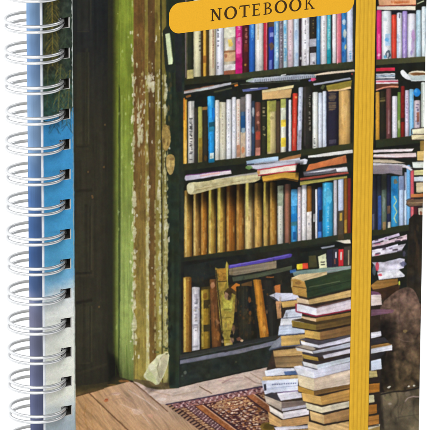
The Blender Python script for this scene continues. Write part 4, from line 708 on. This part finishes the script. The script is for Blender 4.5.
def slab(x0, x1, y0, y1, z0, z1, holes=(), top=True):
    """board with rectangular punched holes (hx0, hx1, [(hy0, hy1)...])"""
    xs = [x0, x1]; ys = [y0, y1]
    if holes:
        xs = [x0, holes[0], holes[1], x1]; ys = sorted([y0, y1]+[v for h in holes[2] for v in h])
    nx, ny = len(xs)-1, len(ys)-1
    def solid(i, j):
        if i < 0 or j < 0 or i >= nx or j >= ny: return False
        if holes and i == 1:
            ym = (ys[j]+ys[j+1])/2; return not any(a < ym < b for a, b in holes[2])
        return True
    V, F, idx = [], [], {}
    def v(i, j, k):
        if (i,j,k) not in idx: idx[(i,j,k)] = len(V); V.append((xs[i]*U, ys[j]*U, (z0, z1)[k]*U))
        return idx[(i,j,k)]
    for i in range(nx):
        for j in range(ny):
            if not solid(i,j): continue
            if top: F.append((v(i,j,1),v(i+1,j,1),v(i+1,j+1,1),v(i,j+1,1)))
            F.append((v(i,j,0),v(i,j+1,0),v(i+1,j+1,0),v(i+1,j,0)))
            if not solid(i-1,j): F.append((v(i,j,0),v(i,j,1),v(i,j+1,1),v(i,j+1,0)))
            if not solid(i+1,j): F.append((v(i+1,j,0),v(i+1,j+1,0),v(i+1,j+1,1),v(i+1,j,1)))
            if not solid(i,j-1): F.append((v(i,j,0),v(i+1,j,0),v(i+1,j,1),v(i,j,1)))
            if not solid(i,j+1): F.append((v(i,j+1,0),v(i,j+1,1),v(i+1,j+1,1),v(i+1,j+1,0)))
    return V, F

# ------------------------------------------------------------------ the notebook
RC, RR = 0.6, 28.2                                   # coil axis offset and radius
book = bpy.data.objects.new('notebook', None); sc.collection.objects.link(book)
book['label'] = 'spiral-bound notebook with a printed bookshop cover, yellow title label and yellow elastic band'; book['category'] = 'notebook'
book.matrix_world = Matrix.Translation((0,0,(-BOT+2.0)*U)) @ Matrix.Rotation(math.pi/2, 4, 'X')      # stands upright, cover towards -Y
ks = [k for k in range(-1, 18)]
HX0, HX1, HH = 20.0, 32.2, 5.4
hol = [(HOLE0-PITCH*k-HH-.8, HOLE0-PITCH*k+HH-.8) for k in ks]
big = [(a-4, b_+4) for a, b_ in hol]
front = link('front_cover', py_mesh('front_cover', *slab(1.0, W, BOT, TOP, -2.6, -.08, (HX0-.6, HX1+.3, [(a-.3,b_+.8) for a,b_ in hol]))), M_board, book)
pages = link('page_block', py_mesh('page_block', *slab(2.0, W-5, BOT+3, TOP-3, -T+2.8, -2.75, (HX0-6, HX1+9, big))), M_paper_shade, book)
back = link('back_cover', py_mesh('back_cover', *slab(1.2, W, BOT, TOP, -T, -T+2.6, (HX0, HX1, hol))), M_board, book)
# print on the front cover: one continuous sheet of ink split by what it shows
xs = np.arange(33.0, W+.2, .42); xs[-1] = W
ys = np.concatenate([np.arange(BOT, -284, .9), np.arange(-284, 228, .42), np.arange(228, TOP, .9), [TOP]])
GX, GY = np.meshgrid(xs, ys); PX, PY = proj(GX, GY, 0.0); col = sample(PX, PY).reshape(-1,3)
V = np.stack([GX, GY, np.zeros_like(GX)], -1).reshape(-1,3)*U
ny, nx = GX.shape; q = (np.arange(ny-1)[:,None]*nx+np.arange(nx-1)[None,:]).ravel(); F = np.stack([q, q+1, q+nx+1, q+nx], 1)
cx, cy = proj((GX[:-1,:-1]+GX[1:,1:])/2, (GY[:-1,:-1]+GY[1:,1:])/2, 0.0)
fid = I[np.clip(((cy-CY0)*S).astype(int),0,CH-1), np.clip(((cx-CX0)*S).astype(int),0,CW-1)].ravel()
fid[fid == I_flap] = I_door
if (fid == 0).any(): fid[fid == 0] = I_case
# how much of each printed item is in view; the largest hundred books stay single
vis = ((cy > 0) & (cy < 430)).ravel()
cnt = np.bincount(fid[vis], minlength=len(names))
books = sorted([i for i, n in enumerate(names) if n == 'printed_book' and cnt[i] > 0], key=lambda i: -cnt[i])
rest = set(i for i, n in enumerate(names) if n == 'printed_book') - set(books[:98])
names.append('printed_book_pieces'); I_rest = len(names)-1
fid[np.isin(fid, list(rest))] = I_rest
lab = {'printed_rug':'printed patterned oriental rug', 'printed_door':'printed dark panelled door', 'printed_door_frame':'printed green painted door frame', 'printed_stone':'printed pale stone', 'printed_bookcase':'printed dark green bookcase', 'printed_floorboards':'printed worn floorboards'}
for i in np.unique(fid):
    fs = F[fid == i]; u, inv = np.unique(fs, return_inverse=True)
    o = link(names[i], quads_mesh(names[i], V[u], inv.reshape(-1,4), col[u]), M_ink, front)
    if names[i] in lab: o['label'] = lab[names[i]]
    if i == I_rest: o['kind'] = 'stuff'
# hinge flap of the wrap-round cover: punched board plus its print
flapo = link('hinge_flap', py_mesh('hinge_flap', *slab(.0, FX, BOT, TOP, .06, FL-.06, (HX0, HX1, hol))), M_board, book)
fxs = np.unique(np.concatenate([np.arange(0, FX, .42), [HX0, HX1, FX]])); fys = np.unique(np.concatenate([np.arange(BOT, -226, 2.6), np.arange(-226,226,.42), np.arange(226,TOP,2.6), [TOP], [v for h in hol for v in h]]))
GX, GY = np.meshgrid(fxs, fys); PX, PY = proj(GX, GY, FL); fc = sample(PX, PY).reshape(-1,3); V = np.stack([GX, GY, np.full_like(GX, FL)], -1).reshape(-1,3)*U
ny, nx = GX.shape; q = (np.arange(ny-1)[:,None]*nx+np.arange(nx-1)[None,:]).ravel(); F = np.stack([q, q+1, q+nx+1, q+nx], 1)
mx_, my_ = ((GX[:-1,:-1]+GX[1:,1:])/2).ravel(), ((GY[:-1,:-1]+GY[1:,1:])/2).ravel()
inh = (mx_ > HX0) & (mx_ < HX1) & np.any([(my_ > a) & (my_ < b_) for a, b_ in hol], axis=0)
F = F[~inh]; FGX, FGY = GX.ravel(), GY.ravel()
ew = 1.15+.5*vn(FGY,FGX*0,2.2,221)+.4*vn(FGY,FGX*0,7,222); ek = np.clip((FGX-(FX-ew))*1.6,0,1)*(.62+.3*vn(FGY,FGX*0,3.1,223)); cw = np.clip((2.15+.12*vn(FGY,FGX*0,4,224)-FGX)*3,0,1); ck = np.clip((3.0-FGX)*2,0,1)*.5
pale = lin(np.where((FGY > 108)[:,None],(206,212,206),(150,164,152)))/GAIN
fc = fc*(1-ek[:,None])+pale*ek[:,None]; fc = fc*(1-ck[:,None])+lin((190,202,220))/GAIN*ck[:,None]; fc = fc*(1-cw[:,None])+lin((240,242,247))/GAIN*cw[:,None]
u, inv = np.unique(F, return_inverse=True)
o = link('seaside_print', quads_mesh('seaside_print', V[u], inv.reshape(-1,4), fc[u]), M_ink, flapo); o['label'] = 'palm, blue sky and cloud print'
# spine panel: slightly bowed sheet from flap to back cover
zs = np.linspace(FL, -T, 40); ysn = np.concatenate([np.arange(BOT, TOP, 2.0), [TOP]])
GZ, GY = np.meshgrid(zs, ysn); s = (FL-GZ)/(FL+T); bow = -1.1*np.sin(np.pi*s)**.8
_, PYs = proj(0*GY, GY, -15+0*GY)
sp = [(-60,(112,150,196)),(0,(130,166,206)),(60,(118,154,200)),(110,(138,170,206)),(150,(126,160,200)),(175,(92,132,182)),(205,(70,110,166)),(255,(52,92,150)),(282,(66,96,146)),(305,(124,130,164)),(325,(116,118,146)),(345,(104,108,136)),(385,(100,106,142)),(430,(80,88,126)),(520,(72,80,112))]
sy = [p[0] for p in sp]; n = fbm(GZ*1.0, GY, 22, 131); c3 = np.stack([np.interp(PYs+12*n, sy, [p[1][k] for p in sp]) for k in range(3)], -1)
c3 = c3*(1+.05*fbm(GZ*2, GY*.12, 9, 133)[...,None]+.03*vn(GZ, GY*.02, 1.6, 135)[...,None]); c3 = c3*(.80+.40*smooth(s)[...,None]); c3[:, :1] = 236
V = np.stack([bow, GY, GZ], -1).reshape(-1,3)*U; ny, nx = GZ.shape; q = (np.arange(ny-1)[:,None]*nx+np.arange(nx-1)[None,:]).ravel(); F = np.stack([q, q+nx, q+nx+1, q+1], 1)
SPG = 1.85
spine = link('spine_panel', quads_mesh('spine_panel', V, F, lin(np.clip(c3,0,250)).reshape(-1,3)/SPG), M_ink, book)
for p in spine.data.polygons: p.use_smooth = True
m = spine.modifiers.new('thickness', 'SOLIDIFY'); m.thickness = .8*U; m.offset = -1

# ------------------------------------------------------------------ twin-loop wire binding
def loop_mesh(seed):
    r_ = random.Random(seed); V, F = [], []; n, mseg, rad = 84, 12, 1.74
    for sgn in (1, -1):
        base = len(V); j = r_.uniform(-.25,.25); rr = RR+r_.uniform(-.3,.3); ph = r_.uniform(-.02,.02)
        for a in range(n):
            t = 2*math.pi*a/n+ph
            def P(t):
                back_ = .5-.5*math.sin(t)            # 1 at the rear, 0 at the front
                y = sgn*(2.85+1.2*back_)+j
                inside_ = max(0, math.cos(t))**3      # the pair closes towards its tip inside the punched hole
                return Vector((RC+rr*math.cos(t), y*(1-.5*inside_)-1.2+.9*inside_, -T/2+rr*math.sin(t)))
            p = P(t); d = (P(t+.01)-P(t-.01)).normalized(); n1 = Vector((0,1,0)); n1 = (n1-d*n1.dot(d)).normalized(); n2 = d.cross(n1)
            for b_ in range(mseg):
                w = 2*math.pi*b_/mseg; V.append((p+n1*rad*math.cos(w)+n2*rad*math.sin(w))*U)
        for a in range(n):
            for b_ in range(mseg):
                F.append((base+a*mseg+b_, base+a*mseg+(b_+1)%mseg, base+((a+1)%n)*mseg+(b_+1)%mseg, base+((a+1)%n)*mseg+b_))
    me = py_mesh('wire_loop', V, F)
    for p in me.polygons: p.use_smooth = True
    return me
variants = [loop_mesh(i) for i in range(5)]
for me in variants: me.materials.append(M_wire)
for i, k in enumerate(ks):
    o = bpy.data.objects.new('wire_loop', variants[i % 5]); sc.collection.objects.link(o); o.parent = book
    o.location = (random.uniform(-.3,.3)*U, (HOLE0-PITCH*k)*U, 0); o.rotation_euler = (0, 0, random.uniform(-.008,.008))

# ------------------------------------------------------------------ title label and lettering
LZ = .22
Xl, _ = unproj(169.0, 18); Xr, _ = unproj(354.2, -4); Yb, Yt = LABEL_Y, LABEL_Y+31.6; rad = 12.0
ring = []
for (x, y, a0) in [(Xr-rad,Yb+rad,-90),(Xr-rad,Yt-rad,0),(Xl+rad,Yt-rad,90),(Xl+rad,Yb+rad,180)]:
    for k in range(13): a = math.radians(a0+90*k/12); ring.append((x+rad*math.cos(a), y+rad*math.sin(a)))
n = len(ring); V = [(x*U,y*U,.03*U) for x,y in ring]+[(x*U,y*U,LZ*U) for x,y in ring]
F = [tuple(range(n,2*n))]+[(i,(i+1)%n,n+(i+1)%n,n+i) for i in range(n)]
label = link('title_label', py_mesh('title_label', V, F), M_label, book)
def ringpoly(cx, cy, rx, ry, tx, ty, a0=0, a1=360, n=40):      # stroke-contrast bowl as quads
    out = []
    for k in range(n):
        q = [math.radians(a0+(a1-a0)*(k+e)/n) for e in (0,1)]
        pts = [(cx+rx*math.cos(q[0]),cy+ry*math.sin(q[0])),(cx+rx*math.cos(q[1]),cy+ry*math.sin(q[1])),(cx+(rx-tx)*math.cos(q[1]),cy+(ry-ty)*math.sin(q[1])),(cx+(rx-tx)*math.cos(q[0]),cy+(ry-ty)*math.sin(q[0]))]
        out.append(pts)
    return out
def R4(x0,y0,x1,y1): return [(x0,y0),(x1,y0),(x1,y1),(x0,y1)]
def serif(x0,x1,y): return [R4(x0,y,x1,y+.075)]
def serif_t(x0,x1,y): return [R4(x0,y-.075,x1,y)]
L = {
 'N': [R4(.12,.05,.23,.95),[(.07,1),(.30,1),(.93,.0),(.74,.0)],R4(.77,.0,.88,.95)]+serif(.02,.34,0)+serif_t(.0,.28,1)+serif_t(.64,1.0,1),
 'O': ringpoly(.5,.5,.51,.54,.20,.10),
 'T': [R4(.40,.05,.60,.94),R4(.02,.90,.98,1.0),[(0,.74),(.05,.74),(.09,.93),(.02,.93)],[(.95,.74),(1,.74),(.98,.93),(.91,.93)]]+serif(.28,.72,0),
 'E': [R4(.14,.0,.34,1.0),R4(.34,.91,.92,1.0),R4(.34,.0,.94,.09),R4(.34,.46,.76,.55),[(.90,.78),(.95,.78),(.92,.93),(.84,.93)],[(.86,.07),(.94,.07),(1,.24),(.95,.24)],R4(.72,.40,.77,.61)]+serif(.0,.14,0)+serif_t(.0,.14,1),
 'B': [R4(.14,.0,.34,1.0)]+serif(.0,.14,0)+serif_t(.0,.14,1)+ringpoly(.42,.755,.44,.245,.19,.07,-90,90,20)+ringpoly(.46,.27,.52,.27,.20,.07,-90,90,20)+[R4(.34,.93,.42,1.0),R4(.34,.475,.46,.545),R4(.34,0,.46,.07)],
 'K': [R4(.12,.05,.28,.95),[(.28,.46),(.36,.40),(.80,.95),(.70,.95)],[(.36,.55),(.48,.62),(.98,.05),(.78,.05)]]+serif(.0,.42,0)+serif_t(.0,.42,1)+serif_t(.58,.92,1)+serif(.70,1.06,0),
}
V, F = [], []; zc = 0
for ch, xa, xb in [('N',210.3,221.6),('O',224.2,236.8),('T',239.2,249.6),('E',252.0,260.2),('B',263.4,272.0),('O',274.6,286.8),('O',289.2,301.2),('K',304.4,314.0)]:
    pm = 18-(xa-213)*.115
    Xa, _ = unproj(xa, pm-4); Xb, _ = unproj(xb, pm-4); base = LABEL_Y+8.4; H = 12.6
    for pts in L[ch]:
        zc = (zc+1) % 7; z = LZ+.04+zc*.006; st = len(V)
        for x, y in pts: V.append(((Xa+(Xb-Xa)*x)*U, (base+H*y)*U, z*U))
        F.append(tuple(range(st, st+len(pts))))
me = py_mesh('lettering', V, F)
import bmesh
bm = bmesh.new(); bm.from_mesh(me); bm.normal_update()
for f in bm.faces:
    if f.normal.z < 0: f.normal_flip()
bm.to_mesh(me); bm.free()
lt = link('lettering', me, M_letter, label); lt['label'] = 'dark brown serif capitals reading NOTEBOOK'

# ------------------------------------------------------------------ elastic band: ribbed tape round the whole notebook
bw = 23.6; nr = 5
xt = unproj(366.4, 0, 1)[0]; xb = unproj(359.0, 430, 1)[0]; yt_, yb_ = unproj(366.4,0,1)[1], unproj(359,430,1)[1]
def xc(y): return xb+(xt-xb)*(y-yb_)/(yt_-yb_)
mu = 41; us = np.linspace(-1, 1, mu)
rib = .95+.30*np.abs(np.cos(us*math.pi*nr/2+math.pi/2*(nr%2==0)))**.6; rib *= np.clip((1-np.abs(us))*9,0,1)**.5
path = []
for y in np.linspace(BOT-.9, TOP+.9, 160): path.append((y, .15, 0, 1))
path += [(TOP+1.1, -.6, 1, .3),(TOP+1.2, -T*.5, 1, 0),(TOP+1.1, -T+.4, 1, -.3)]
for y in np.linspace(TOP+.9, BOT-.9, 30): path.append((y, -T-.15, 0, -1))
path += [(BOT-1.1, -T+.4, -1, -.3),(BOT-1.2, -T*.5, -1, 0),(BOT-1.1, -.6, -1, .3)]
V, col = [], []
lf = lambda u: .90+.12*np.abs(np.cos(u*math.pi*nr/2))**.7
base = lin((228,178,50))/GAIN; dark = lin((210,160,42))/GAIN
for (y, z, ny_, nz_) in path:
    l = math.hypot(ny_, nz_) or 1
    for uu, h in zip(us, rib):
        V.append(((xc(y)+uu*bw/2)*U, (y+h*ny_/l)*U, (z+h*nz_/l)*U)); t = float(np.abs(np.cos(uu*math.pi*nr/2)))**.7; col.append(dark*(1-t)+base*t)
V = np.array(V); npth = len(path); i, j = np.meshgrid(np.arange(npth), np.arange(mu-1), indexing='ij'); i = i.ravel(); j = j.ravel(); i2 = (i+1) % npth
F = np.stack([i*mu+j, i*mu+j+1, i2*mu+j+1, i2*mu+j], 1)
band = link('elastic_band', quads_mesh('elastic_band', V, F, np.array(col)), M_band, book)
for p in band.data.polygons: p.use_smooth = True
m = band.modifiers.new('thickness', 'SOLIDIFY'); m.thickness = .12*U; m.offset = -1

# ------------------------------------------------------------------ surface, light, camera
prof = [(-1.6,0.0),(.30,0.0)]+[(.30+.4*math.sin(math.radians(a)), .4-.4*math.cos(math.radians(a))) for a in range(5,91,5)]+[(.70,1.7)]
V = [(x,y,z) for y,z in prof for x in (-1.8,1.8)]; F = [(2*i,2*i+1,2*i+3,2*i+2) for i in range(len(prof)-1)]
ground = link('white_backdrop', py_mesh('white_backdrop', V, F), M_table, None); ground['kind'] = 'structure'
for p in ground.data.polygons: p.use_smooth = True
def area(name, loc, tgt, size, power, col=(1,1,1)):
    l = bpy.data.lights.new(name, 'AREA'); l.shape = 'RECTANGLE'; l.size, l.size_y = size; l.energy = power; l.color = col
    o = bpy.data.objects.new(name, l); sc.collection.objects.link(o); o.location = loc; d = Vector(tgt)-Vector(loc); o.rotation_euler = d.to_track_quat('-Z', 'Y').to_euler(); return o
ctr = (.06,0,.12)
area('softbox_front', (-1.15,-1.75,1.55), ctr, (1.4,1.4), 84)
area('backdrop_lamp_left', (-1.0,.05,1.0), (-.1,.5,.05), (.5,.5), 8)
area('backdrop_lamp_right', (1.0,.05,1.0), (.1,.5,.05), (.5,.5), 6)
w = bpy.data.worlds.new('World'); sc.world = w; w.use_nodes = True; w.node_tree.nodes['Background'].inputs[0].default_value = (.84,.92,1,1); w.node_tree.nodes['Background'].inputs[1].default_value = .24

cd = bpy.data.cameras.new('camera'); cam = bpy.data.objects.new('camera', cd); sc.collection.objects.link(cam)
RT = R.T; cp = RT @ (np.array([0,0,DIST])-np.array([TX,TY,0]))
ml = Matrix([[*RT[0], cp[0]*U],[*RT[1], cp[1]*U],[*RT[2], cp[2]*U],[0,0,0,1]])
cam.matrix_world = book.matrix_world @ ml
cd.sensor_width = 36; cd.lens = 36*DIST/430; cd.clip_start = .05; cd.clip_end = 50
sc.camera = cam
vs = sc.view_settings; sc.display_settings.display_device = 'sRGB'; vs.view_transform = 'Standard'; vs.look = 'None'; vs.exposure = 0; vs.gamma = 1
